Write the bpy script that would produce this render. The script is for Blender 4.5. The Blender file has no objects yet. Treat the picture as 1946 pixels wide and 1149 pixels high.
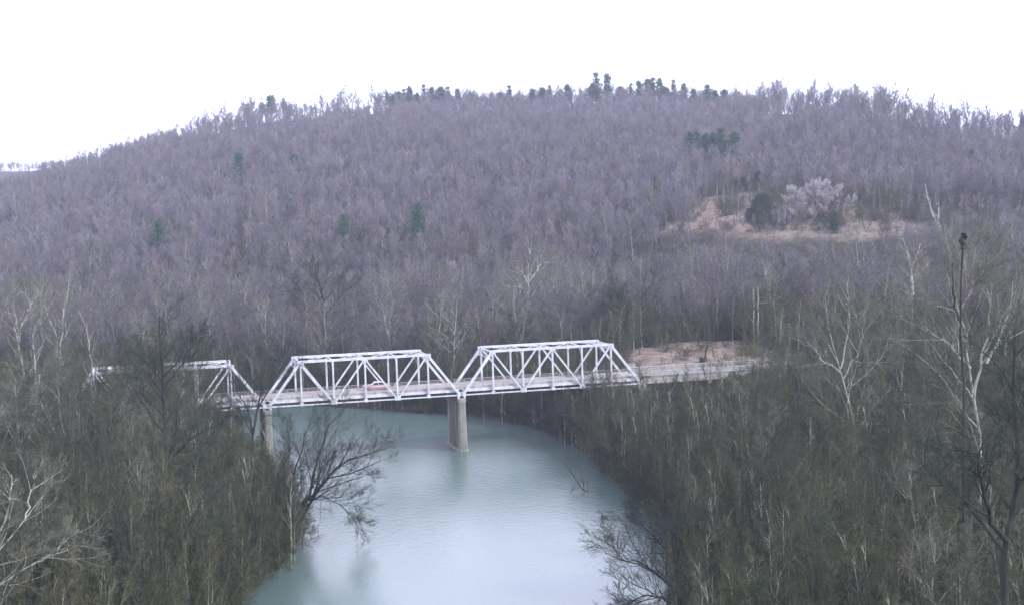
import bpy, math, random
import numpy as np
from mathutils import Matrix, Vector

# ------------------------------------------------------------------ camera, light, exposure
S = bpy.context.scene
CAMZ, PITCH, ROLL, FPX, CX, CY = 46.9, 0.0666, 0.0287, 2703.0, 973.0, 574.5
cam = bpy.data.objects.new("camera", bpy.data.cameras.new("camera"))
S.collection.objects.link(cam); S.camera = cam
cam.data.lens = 50.0; cam.data.sensor_width = 36.0
cam.data.clip_start = 0.5; cam.data.clip_end = 9000
_c, _s, _cr, _sr = math.cos(PITCH), math.sin(PITCH), math.cos(ROLL), math.sin(ROLL)
FWD = Vector((0, _c, -_s)); UP0 = Vector((0, _s, _c)); RT0 = Vector((1, 0, 0))
RT = RT0*_cr - UP0*_sr; UP = UP0*_cr + RT0*_sr
cam.matrix_world = Matrix(((RT.x, UP.x, -FWD.x, 0), (RT.y, UP.y, -FWD.y, 0), (RT.z, UP.z, -FWD.z, CAMZ), (0, 0, 0, 1)))

SUN_EL, SUN_AZ = math.radians(38), math.radians(118)   # azimuth clockwise from +Y (north)
w = bpy.data.worlds.new("World"); S.world = w; w.use_nodes = True
nt = w.node_tree; nt.nodes.clear()
def N(t, ty, **k):
    n = t.nodes.new(ty)
    for a, v in k.items():
        if a.startswith('i_'): n.inputs[a[2:].replace('_', ' ')].default_value = v
        else: setattr(n, a, v)
    return n
sky = N(nt, 'ShaderNodeTexSky', sky_type='NISHITA', sun_disc=False, sun_elevation=SUN_EL, sun_rotation=SUN_AZ,
        air_density=1.0, dust_density=3.0, ozone_density=1.0)
tc = N(nt, 'ShaderNodeTexCoord'); mp = N(nt, 'ShaderNodeMapping'); mp.inputs['Scale'].default_value = (1, 1, 5)
nz = N(nt, 'ShaderNodeTexNoise', i_Scale=2.2, i_Detail=5.0, i_Roughness=0.55)
mr = N(nt, 'ShaderNodeMapRange'); mr.inputs[1].default_value = 0.3; mr.inputs[2].default_value = 0.65
mr.inputs[3].default_value = 0.80; mr.inputs[4].default_value = 1.0
mx = N(nt, 'ShaderNodeMix', data_type='RGBA'); mx.inputs[7].default_value = (17.2, 17.9, 22.8, 1)
bg = N(nt, 'ShaderNodeBackground'); bg.inputs[1].default_value = 0.12
wo = N(nt, 'ShaderNodeOutputWorld')
lk = nt.links.new
lk(tc.outputs['Generated'], mp.inputs[0]); lk(mp.outputs[0], nz.inputs[0]); lk(nz.outputs[0], mr.inputs[0])
lk(mr.outputs[0], mx.inputs[0]); lk(sky.outputs[0], mx.inputs[6]); 
sx = N(nt, 'ShaderNodeSeparateXYZ'); lk(tc.outputs['Generated'], sx.inputs[0])
mz = N(nt, 'ShaderNodeMapRange', interpolation_type='SMOOTHSTEP'); mz.inputs[1].default_value = 0.2; mz.inputs[2].default_value = 0.75
mz.inputs[3].default_value = 1.42; mz.inputs[4].default_value = 0.45; lk(sx.outputs[2], mz.inputs[0])
hs = N(nt, 'ShaderNodeVectorMath', operation='SCALE'); lk(mx.outputs[2], hs.inputs[0]); lk(mz.outputs[0], hs.inputs['Scale']); lk(hs.outputs[0], bg.inputs[0])   # bright thin overcast low down, thinner overhead
lk(bg.outputs[0], wo.inputs[0])

sun = bpy.data.objects.new("sun", bpy.data.lights.new("sun", 'SUN')); S.collection.objects.link(sun)
sun.data.energy = 3.2; sun.data.angle = math.radians(3); sun.data.color = (1.0, 0.95, 0.88)
sd = Vector((math.sin(SUN_AZ)*math.cos(SUN_EL), math.cos(SUN_AZ)*math.cos(SUN_EL), math.sin(SUN_EL)))
sun.rotation_euler = sd.to_track_quat('Z', 'Y').to_euler()
sun.location = (100, -100, 200)
S.view_settings.view_transform = 'Standard'; S.view_settings.look = 'None'
S.view_settings.exposure = 0.12; S.view_settings.gamma = 1.0
S.cycles.max_bounces = 5; S.cycles.diffuse_bounces = 2; S.cycles.glossy_bounces = 2
S.cycles.transmission_bounces = 2; S.cycles.volume_bounces = 0; S.cycles.transparent_max_bounces = 4
S.cycles.caustics_reflective = False; S.cycles.caustics_refractive = False
S.cycles.use_denoising = True; S.cycles.denoiser = 'OPENIMAGEDENOISE'; S.cycles.denoising_input_passes = 'RGB_ALBEDO_NORMAL'
S.cycles.sample_clamp_indirect = 3; S.cycles.sample_clamp_direct = 12

def at(px, py, Y):
    """the world point at forward distance Y seen at a photo pixel"""
    X, U = px - CX, CY - py
    x = X*_cr + U*_sr; u = -X*_sr + U*_cr
    d = RT0*x + UP0*u + FWD*FPX
    return Vector((0, 0, CAMZ)) + d*(Y/d.y)

# ------------------------------------------------------------------ helpers
def link(o, parent=None):
    S.collection.objects.link(o)
    if parent: o.parent = parent
    return o
def tag(o, label=None, cat=None, group=None, kind=None):
    if label: o['label'] = label
    if cat: o['category'] = cat
    if group: o['group'] = group
    if kind: o['kind'] = kind
    return o
def empty(name, loc, label=None, cat=None, group=None, rz=0):
    o = bpy.data.objects.new(name, None); o.location = loc; o.rotation_euler = (0, 0, rz); o.empty_display_size = 0.5
    return tag(link(o), label, cat, group)
def mesh_np(name, V, Fq, mat=None, smooth=False):
    """V (n,3), Fq (m,k) with one k"""
    me = bpy.data.meshes.new(name); V = np.asarray(V, np.float32); Fq = np.asarray(Fq, np.int32)
    k = Fq.shape[1]
    me.vertices.add(len(V)); me.vertices.foreach_set('co', V.ravel())
    me.loops.add(Fq.size); me.loops.foreach_set('vertex_index', Fq.ravel())
    me.polygons.add(len(Fq)); me.polygons.foreach_set('loop_start', np.arange(0, Fq.size, k, dtype=np.int32))
    me.polygons.foreach_set('loop_total', np.full(len(Fq), k, np.int32))
    me.polygons.foreach_set('use_smooth', np.full(len(Fq), smooth, bool))
    if mat: me.materials.append(mat)
    me.update(calc_edges=True); me.validate()
    return me

class MB:
    def __init__(s): s.v, s.f = [], []
    def add(s, v, f):
        b = len(s.v); s.v += [tuple(p) for p in v]; s.f += [tuple(i+b for i in q) for q in f]; return s
    def box(s, c, d):
        x, y, z = c; a, b, h = d[0]/2, d[1]/2, d[2]/2
        v = [(x+i*a, y+j*b, z+k*h) for k in (-1, 1) for j in (-1, 1) for i in (-1, 1)]
        return s.add(v, [(0,2,3,1),(4,5,7,6),(0,1,5,4),(2,6,7,3),(0,4,6,2),(1,3,7,5)])
    def beam(s, p0, p1, wid, hei, up=(0, 0, 1)):
        p0, p1 = Vector(p0), Vector(p1); d = (p1-p0).normalized(); u = Vector(up)
        sd_ = d.cross(u).normalized(); u = sd_.cross(d).normalized()
        v = [p + sd_*(i*wid/2) + u*(j*hei/2) for p in (p0, p1) for j in (-1, 1) for i in (-1, 1)]
        return s.add(v, [(0,2,3,1),(4,5,7,6),(0,1,5,4),(2,6,7,3),(0,4,6,2),(1,3,7,5)])
    def ibeam(s, p0, p1, b, h, nrm, t=0.04):
        """H section, flanges normal to nrm"""
        n = Vector(nrm); o = n*(h/2-t/2)
        p0, p1 = Vector(p0), Vector(p1)
        s.beam(p0+o, p1+o, b, t, nrm); s.beam(p0-o, p1-o, b, t, nrm)
        return s.beam(p0, p1, t, h-2*t-0.004, nrm)
    def loft(s, rings, cap=True):
        b = len(s.v); n = len(rings[0])
        for r in rings: s.v += [tuple(p) for p in r]
        for i in range(len(rings)-1):
            for j in range(n):
                k = (j+1) % n; s.f.append((b+i*n+j, b+i*n+k, b+(i+1)*n+k, b+(i+1)*n+j))
        if cap:
            s.f.append(tuple(b+j for j in range(n))[::-1]); s.f.append(tuple(b+(len(rings)-1)*n+j for j in range(n)))
        return s
    def build(s, name, mat, parent=None, bevel=0, smooth=False):
        me = bpy.data.meshes.new(name); me.from_pydata(s.v, [], s.f); me.materials.append(mat); me.update()
        if smooth: me.polygons.foreach_set('use_smooth', [True]*len(me.polygons))
        o = link(bpy.data.objects.new(name, me), parent)
        if bevel:
            m = o.modifiers.new('bevel', 'BEVEL'); m.width = bevel; m.segments = 2; m.limit_method = 'ANGLE'
        return o

# ------------------------------------------------------------------ materials
def mat(name, c1, c2=None, scale=3.0, rough=0.85, spec=0.3, rand=None, coord='Object', detail=4, stretch=None, bump=0.0, c3=None, metal=0.0, lo=0.35, hi=0.65):
    m = bpy.data.materials.new(name); m.use_nodes = True; t = m.node_tree; l = t.links.new
    b = t.nodes['Principled BSDF']; b.inputs['Roughness'].default_value = rough
    b.inputs['Specular IOR Level'].default_value = spec; b.inputs['Metallic'].default_value = metal
    if c2 is None:
        b.inputs['Base Color'].default_value = (*c1, 1); return m
    tc = N(t, 'ShaderNodeTexCoord'); mp = N(t, 'ShaderNodeMapping')
    if stretch: mp.inputs['Scale'].default_value = stretch
    if coord == 'Position':
        g = N(t, 'ShaderNodeNewGeometry'); l(g.outputs['Position'], mp.inputs[0])
    else: l(tc.outputs[coord], mp.inputs[0])
    n = N(t, 'ShaderNodeTexNoise', i_Scale=scale, i_Detail=float(detail), i_Roughness=0.6); l(mp.outputs[0], n.inputs[0])
    r = N(t, 'ShaderNodeValToRGB'); e = r.color_ramp.elements
    e[0].position = lo; e[0].color = (*c1, 1); e[1].position = hi; e[1].color = (*c2, 1)
    l(n.outputs[0], r.inputs[0]); col = r.outputs[0]
    if c3:
        n2 = N(t, 'ShaderNodeTexNoise', i_Scale=scale*0.13, i_Detail=3.0); l(mp.outputs[0], n2.inputs[0])
        r2 = N(t, 'ShaderNodeMapRange'); r2.inputs[1].default_value = 0.45; r2.inputs[2].default_value = 0.62; l(n2.outputs[0], r2.inputs[0])
        x = N(t, 'ShaderNodeMix', data_type='RGBA'); l(r2.outputs[0], x.inputs[0]); l(col, x.inputs[6]); x.inputs[7].default_value = (*c3, 1); col = x.outputs[2]
    if rand:
        oi = N(t, 'ShaderNodeObjectInfo'); rr = N(t, 'ShaderNodeValToRGB'); ee = rr.color_ramp.elements
        ee[0].color = (*rand[0], 1); ee[1].color = (*rand[-1], 1)
        for q, cc in enumerate(rand[1:-1]):
            x = rr.color_ramp.elements.new((q+1)/(len(rand)-1)); x.color = (*cc, 1)
        l(oi.outputs['Random'], rr.inputs[0])
        x = N(t, 'ShaderNodeMix', data_type='RGBA', blend_type='MULTIPLY'); x.inputs[0].default_value = 1
        l(col, x.inputs[6]); l(rr.outputs[0], x.inputs[7]); col = x.outputs[2]
    l(col, b.inputs['Base Color'])
    if bump:
        bp = N(t, 'ShaderNodeBump'); bp.inputs['Strength'].default_value = bump; bp.inputs['Distance'].default_value = 0.1
        l(n.outputs[0], bp.inputs['Height']); l(bp.outputs[0], b.inputs['Normal'])
    return m
RND = [(1.0, 1.0, 1.0), (0.6, 0.66, 0.62), (1.35, 1.1, 1.0), (0.75, 0.85, 0.72), (1.6, 1.4, 1.3), (0.5, 0.55, 0.5)]
RND2 = [(1.0, 1.0, 1.0), (0.52, 0.55, 0.58), (1.3, 1.15, 1.15), (0.8, 0.86, 0.82), (1.5, 1.4, 1.4), (0.6, 0.58, 0.63), (1.3, 1.05, 0.9), (0.9, 0.93, 1.0)]
RND3 = [(1.0, 1.0, 1.0), (0.6, 0.65, 0.62), (1.5, 1.2, 1.2), (0.8, 0.95, 0.8), (2.0, 1.6, 1.6), (0.6, 0.75, 0.6), (1.5, 1.2, 0.9), (0.9, 1.0, 0.9)]
M = dict(
    bark=mat('grey_bark', (0.045, 0.056, 0.036), (0.14, 0.145, 0.11), 2.0, rand=RND, stretch=(1, 1, 0.2), bump=0.4),
    twig=mat('grey_twigs', (0.036, 0.056, 0.032), (0.10, 0.108, 0.07), 0.4, rand=RND),
    dbark=mat('dark_bark', (0.014, 0.018, 0.014), (0.045, 0.048, 0.038), 2.0, stretch=(1, 1, 0.2), bump=0.4),
    dtwig=mat('dark_twigs', (0.026, 0.044, 0.028), (0.062, 0.075, 0.052), 0.5),
    pbark=mat('pale_blotched_bark', (0.09, 0.10, 0.07), (0.36, 0.365, 0.31), 1.6, stretch=(1, 1, 0.45), lo=0.40, hi=0.5),
    ptwig=mat('pale_twigs', (0.10, 0.105, 0.075), (0.19, 0.19, 0.15), 0.5),
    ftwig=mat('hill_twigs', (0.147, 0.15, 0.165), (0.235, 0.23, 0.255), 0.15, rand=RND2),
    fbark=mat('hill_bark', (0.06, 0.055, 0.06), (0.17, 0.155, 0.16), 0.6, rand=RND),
    needle=mat('dark_needles', (0.018, 0.066, 0.034), (0.045, 0.13, 0.06), 0.8),
    cedar=mat('cedar_foliage', (0.006, 0.036, 0.014), (0.018, 0.07, 0.026), 1.5),
    brush=mat('brush_twigs', (0.028, 0.048, 0.023), (0.084, 0.094, 0.054), 0.6, rand=RND3),
    steel=mat('white_bridge_paint', (0.48, 0.49, 0.52), (0.66, 0.67, 0.71), 1.3, rough=0.5, stretch=(1, 1, 0.4)),
    rail=mat('grey_rail_paint', (0.30, 0.30, 0.29), (0.45, 0.44, 0.43), 2.0, rough=0.7),
    deck=mat('pale_deck_concrete', (0.36, 0.33, 0.33), (0.48, 0.44, 0.44), 0.8, c3=(0.33, 0.30, 0.30)),
    conc=mat('stained_concrete', (0.22, 0.215, 0.19), (0.42, 0.41, 0.37), 0.6, stretch=(1, 1, 0.25), bump=0.3, c3=(0.12, 0.13, 0.10)),  # stained; column tone also lightened, sunlight on the pier ends put into the colour
    dull=mat('dull_deck_surface', (0.17, 0.165, 0.165), (0.27, 0.26, 0.26), 0.8),
    web=mat('dark_stained_concrete', (0.07, 0.075, 0.06), (0.18, 0.18, 0.15), 0.6, stretch=(1, 1, 0.25), bump=0.3, c3=(0.06, 0.065, 0.05)),  # the columns' stained concrete, with the wall's shade from the sun darkened into the colour
    cap=mat('light_concrete', (0.22, 0.215, 0.20), (0.38, 0.365, 0.345), 1.0, bump=0.2),
    road=mat('worn_asphalt', (0.10, 0.10, 0.10), (0.16, 0.155, 0.15), 0.7),
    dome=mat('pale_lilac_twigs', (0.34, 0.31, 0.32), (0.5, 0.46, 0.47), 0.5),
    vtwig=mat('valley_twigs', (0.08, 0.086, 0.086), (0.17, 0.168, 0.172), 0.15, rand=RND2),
    pole=mat('weathered_pole_wood', (0.035, 0.03, 0.027), (0.07, 0.06, 0.05), 3, stretch=(1, 1, 0.2)),
    board=mat('weathered_boards', (0.11, 0.11, 0.125), (0.2, 0.2, 0.22), 2.5, stretch=(6, 6, 0.3)),
    roof=mat('grey_tin_roof', (0.05, 0.05, 0.075), (0.10, 0.095, 0.12), 2.0),
    dark=mat('dark_opening', (0.02, 0.02, 0.022)),
    red=mat('faded_red_paint', (0.45, 0.25, 0.27), rough=0.3, spec=0.5),
    cream=mat('cream_paint', (0.72, 0.68, 0.68), rough=0.3, spec=0.5),
    glass=mat('car_glass', (0.03, 0.035, 0.04), rough=0.08, spec=0.6),
    tyre=mat('black_rubber', (0.02, 0.02, 0.02), rough=0.9),
    chrome=mat('chrome', (0.6, 0.6, 0.6), rough=0.2, metal=1.0),
    rock=mat('pale_rock', (0.35, 0.34, 0.32), (0.5, 0.48, 0.46), 1.0, bump=0.4),
)
# ------------------------------------------------------------------ bridge frame (needed by the terrain)
TH = 0.2672; BX, BY, BZ = -10.33, 274.2, CAMZ-35.92      # top of the mid river pier, near truss, bottom chord
AX = np.array([math.cos(TH), math.sin(TH)]); TR = np.array([-math.sin(TH), math.cos(TH)])
LS, GAP, TW, THT = 36.6, 0.7, 9.1, 8.16                   # span, joint gap, truss spacing, truss height
def bw(s, t, z=0): return Vector((BX + AX[0]*s + TR[0]*t, BY + AX[1]*s + TR[1]*t, BZ + z))
DECKZ = 1.4
S_R = GAP/2 + LS; S_L = -(GAP/2 + LS + GAP + LS)          # ends of the trusses
RAPP, LAPP = 30.0, 60.0                                   # lengths of approach viaducts

# ------------------------------------------------------------------ terrain
RIV = np.array([(-31.5,194),(-32.5,204),(-43,220),(-51,250),(-55,268),(-60,284),(-80,298),(-130,306),(-300,330),(-700,420),
       (-700,480),(-300,398),(-150,372),(-90,360),(-53,350),(-34,337),(-8.6,320),(3,304),(9.5,290),(14,265),(18,240),(20,222),(22.5,206),(24,185),
       (19.5,166),(17,130),(8,104),(-30,88),(-90,78),(-260,60),(-260,102),(-90,112),(-45,124),(-36,142),(-35,168)], float)
def polydist(x, y, P):
    px, py = np.asarray(x, float).ravel(), np.asarray(y, float).ravel()
    dm = np.full(px.shape, 1e18); ins = np.zeros(px.shape, bool)
    for i in range(len(P)):
        ax, ay = P[i]; bx, by = P[(i+1) % len(P)]
        ex, ey = bx-ax, by-ay; t = np.clip(((px-ax)*ex+(py-ay)*ey)/(ex*ex+ey*ey), 0, 1)
        dm = np.minimum(dm, (px-ax-t*ex)**2+(py-ay-t*ey)**2)
        c = ((ay > py) != (by > py)) & (px < ex*(py-ay)/(ey if ey else 1e-9)+ax); ins ^= c
    d = np.sqrt(dm); return np.where(ins, -d, d).reshape(np.shape(x))
RGR = np.random.default_rng(5)
_ph = RGR.uniform(0, 6.28, (40,)); _an = RGR.uniform(0, 6.28, (40,))
def wob(x, y, wl, k0, n=6):
    r = 0
    for k in range(k0, k0+n):
        f = 6.283/(wl*(0.6+0.25*(k-k0))); r = r + np.sin((x*math.cos(_an[k])+y*math.sin(_an[k]))*f+_ph[k])
    return r/n
U_K = (np.array([-900, -300, 0, 100, 200, 300, 400, 510, 700, 830, 1000, 1240, 1400, 1640, 1700, 1800, 1946, 2200, 2900])-CX)/FPX
E_K = np.array([20, 30, 44, 68, 98, 128, 150, 172, 182, 186, 180, 180, 168, 150, 145, 108, 78, 62, 55])
R_K = np.array([900, 900, 930, 950, 980, 990, 1010, 990, 1000, 1010, 1010, 1000, 950, 820, 800, 770, 720, 700, 700])
B_K = np.array([480, 480, 480, 480, 480, 480, 480, 480, 480, 480, 475, 455, 430, 415, 410, 400, 380, 370, 370])
def sst(t): t = np.clip(t, 0, 1); return t*t*(3-2*t)
def Hgt(x, y):
    x = np.asarray(x, float); y = np.asarray(y, float)
    u = x/np.maximum(y, 60.0)
    R = np.interp(u, U_K, R_K); E = np.interp(u, U_K, E_K); B = np.interp(u, U_K, B_K)
    Zr = CAMZ + E*R/FPX; base = 5.0 + 0.7*wob(x, y, 60, 0) + 0.35*wob(x, y, 17, 6)
    # terrace on the right, both sides of the road
    base = base + 6.5*sst((x-28)/45)*sst((y-150)/120) + 6*sst((x-55)/60)*sst((260-y)/80)
    base = base + 5*sst((y-370)/110)
    t = (y-B)/(R-B)
    tc_ = np.clip(t, 0, 1); f = tc_*(1.32-0.32*tc_)
    h = base + (Zr-base)*f*sst(t*6)
    h = h - np.maximum(y-R, 0)*0.22*sst((y-R)/60)
    h = h + (3.5*wob(x, y, 150, 12) + 1.6*wob(x, y, 45, 18))*sst((y-B)/120)*sst((R-y)/120+0.35)
    h = np.maximum(h, 4.0)
    h = np.maximum(h, (119+7*wob(x, y, 420, 14))*np.exp(-((y-2050)/420)**2)*sst((120-x)/500))     # the far ridge on the left
    # bluff under the camera
    bl = 45.2 - 0.72*np.maximum(y-4+0.12*np.abs(x), 0)
    h = np.maximum(h, bl)
    # road embankments
    dx, dy = x-BX, y-BY; s = dx*AX[0]+dy*AX[1]; tt = dx*TR[0]+dy*TR[1]-TW/2
    rz = BZ+DECKZ-0.35; on = np.where(s > 0, s-(S_R+RAPP-2), (S_L-LAPP+2)-s)
    dist = np.sqrt(np.maximum(np.abs(tt)-6, 0)**2+np.maximum(-on, 0)**2)
    flat = (np.abs(s) < 330)
    k = sst(1-dist/22)*flat; h = h + (rz-h)*k
    # grassy terrace beyond the right approach
    ku = sst((s-S_R+4)/16)*sst((95+S_R-s)/40)*sst((tt-2)/6)*sst((64-tt)/22)
    h = h + (13.2+0.3*wob(x, y, 23, 5)+0.02*(tt-10)-h)*ku
    # river
    d = polydist(x, y, RIV) + 1.2*wob(x, y, 14, 24)
    bank = np.where(d > 0, 0.15+np.minimum(d*0.55, 60+d), -0.1+d*0.45)
    h = np.where(d < 40, np.minimum(h, np.maximum(bank, -4)), h)
    return h
def hz(x, y): return float(Hgt(np.array([x]), np.array([y]))[0])
def ground(px, Y, py=700):
    p = at(px, py, Y); return Vector((p.x, p.y, hz(p.x, p.y)))
def hit(px, py, y0=60, y1=1600):
    Ys = np.linspace(y0, y1, 1200); p1 = at(px, py, 100.0)
    xs = p1.x*Ys/100; zs = CAMZ+(p1.z-CAMZ)*Ys/100; g = Hgt(xs, Ys)
    i = int(np.argmax(g >= zs)); return Vector((xs[i], Ys[i], g[i]))
# clearing on the hill and dry grass bank by the road
CLR = np.array([tuple(hit(a, b)[:2]) for a, b in ((1255, 440), (1330, 418), (1355, 378), (1425, 368), (1470, 392), (1610, 394), (1690, 420), (1735, 437), (1640, 447), (1440, 442))])
GRS = np.array([tuple(bw(a, b)[:2]) for a, b in ((S_R+4, TW+2), (S_R+24, TW+2), (S_R+42, TW+10), (S_R+38, TW+34), (S_R+26, TW+38), (S_R+10, TW+24), (S_R+2, TW+12))])
def gridline(a, b, fine0, fine1, s, g):
    r = list(np.arange(fine0, fine1+s, s)); q = s
    while r[-1] < b: q *= g; r.append(r[-1]+q)
    q = s; lft = []
    v = fine0
    while v > a: q *= g; v -= q; lft.append(v)
    return np.array(lft[::-1]+r)
gx = gridline(-2600, 2600, -160, 170, 2.0, 1.035); gy = gridline(-300, 4200, -10, 420, 2.0, 1.02)
XX, YY = np.meshgrid(gx, gy); ZZ = Hgt(XX, YY)
nx, ny = len(gx), len(gy); ii = (np.arange(ny-1)[:, None]*nx+np.arange(nx-1)[None, :]).ravel()
me = mesh_np('ground', np.stack([XX.ravel(), YY.ravel(), ZZ.ravel()], 1), np.stack([ii, ii+1, ii+1+nx, ii+nx], 1), smooth=True)
fld = np.maximum(sst(1-(polydist(XX, YY, CLR)+3*wob(XX, YY, 20, 30))/10), sst(1-(polydist(XX, YY, GRS)+3*wob(XX, YY, 16, 3))/8)).ravel()
a_ = me.attributes.new('dry_grass', 'FLOAT', 'POINT'); a_.data.foreach_set('value', fld.astype(np.float32))
gm = bpy.data.materials.new('leaf_litter_ground'); gm.use_nodes = True; t = gm.node_tree; l = t.links.new; b = t.nodes['Principled BSDF']
b.inputs['Roughness'].default_value = 0.95; b.inputs['Specular IOR Level'].default_value = 0.1
g = N(t, 'ShaderNodeNewGeometry')
n1 = N(t, 'ShaderNodeTexNoise', i_Scale=0.35, i_Detail=8.0, i_Roughness=0.7); n2 = N(t, 'ShaderNodeTexNoise', i_Scale=0.02, i_Detail=4.0)
l(g.outputs['Position'], n1.inputs[0]); l(g.outputs['Position'], n2.inputs[0])
r1 = N(t, 'ShaderNodeValToRGB'); e = r1.color_ramp.elements; e[0].position = 0.33; e[0].color = (0.02, 0.03, 0.014, 1); e[1].position = 0.68; e[1].color = (0.09, 0.08, 0.055, 1)
r2 = N(t, 'ShaderNodeValToRGB'); e = r2.color_ramp.elements; e[0].position = 0.35; e[0].color = (0.15, 0.12, 0.105, 1); e[1].position = 0.66; e[1].color = (0.38, 0.315, 0.27, 1)
l(n1.outputs[0], r1.inputs[0]); l(n1.outputs[0], r2.inputs[0])
at_ = N(t, 'ShaderNodeAttribute', attribute_name='dry_grass'); x1 = N(t, 'ShaderNodeMix', data_type='RGBA')
x2 = N(t, 'ShaderNodeMix', data_type='RGBA', blend_type='MULTIPLY'); x2.inputs[0].default_value = 0.6
rr = N(t, 'ShaderNodeValToRGB'); e = rr.color_ramp.elements; e[0].position = 0.35; e[0].color = (0.6, 0.68, 0.6, 1); e[1].position = 0.65; e[1].color = (1.1, 1, 1, 1)
l(at_.outputs['Fac'], x1.inputs[0]); l(r1.outputs[0], x1.inputs[6]); l(r2.outputs[0], x1.inputs[7]); l(n2.outputs[0], rr.inputs[0])
l(x1.outputs[2], x2.inputs[6]); l(rr.outputs[0], x2.inputs[7]); l(x2.outputs[2], b.inputs['Base Color'])
bp = N(t, 'ShaderNodeBump', i_Strength=0.8, i_Distance=0.6); l(n1.outputs[0], bp.inputs['Height']); l(bp.outputs[0], b.inputs['Normal'])
me.materials.append(gm)
tag(link(bpy.data.objects.new('ground', me)), kind='structure')

# water
wm = bpy.data.materials.new('river_water'); wm.use_nodes = True; t = wm.node_tree; l = t.links.new; b = t.nodes['Principled BSDF']
b.inputs['Base Color'].default_value = (0.10, 0.158, 0.15, 1); b.inputs['Roughness'].default_value = 0.24; b.inputs['IOR'].default_value = 1.5
b.inputs['Specular IOR Level'].default_value = 0.6
g = N(t, 'ShaderNodeNewGeometry'); mp = N(t, 'ShaderNodeMapping'); mp.inputs['Scale'].default_value = (1, 0.45, 1)
n1 = N(t, 'ShaderNodeTexNoise', i_Scale=1.3, i_Detail=4.0, i_Roughness=0.6); n2 = N(t, 'ShaderNodeTexNoise', i_Scale=0.06, i_Detail=3.0)
l(g.outputs['Position'], mp.inputs[0]); l(mp.outputs[0], n1.inputs[0]); l(mp.outputs[0], n2.inputs[0])
rs = N(t, 'ShaderNodeMapRange'); rs.inputs[1].default_value = 0.4; rs.inputs[2].default_value = 0.65; rs.inputs[3].default_value = 0.3; rs.inputs[4].default_value = 0.75
l(n2.outputs[0], rs.inputs[0])
bp = N(t, 'ShaderNodeBump', i_Distance=0.12); l(rs.outputs[0], bp.inputs['Strength']); l(n1.outputs[0], bp.inputs['Height']); l(bp.outputs[0], b.inputs['Normal'])
me = mesh_np('water', [(-720, 40, 0), (60, 40, 0), (60, 500, 0), (-720, 500, 0)], [(0, 1, 2, 3)], wm)
tag(link(bpy.data.objects.new('water', me)), kind='structure')

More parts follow.
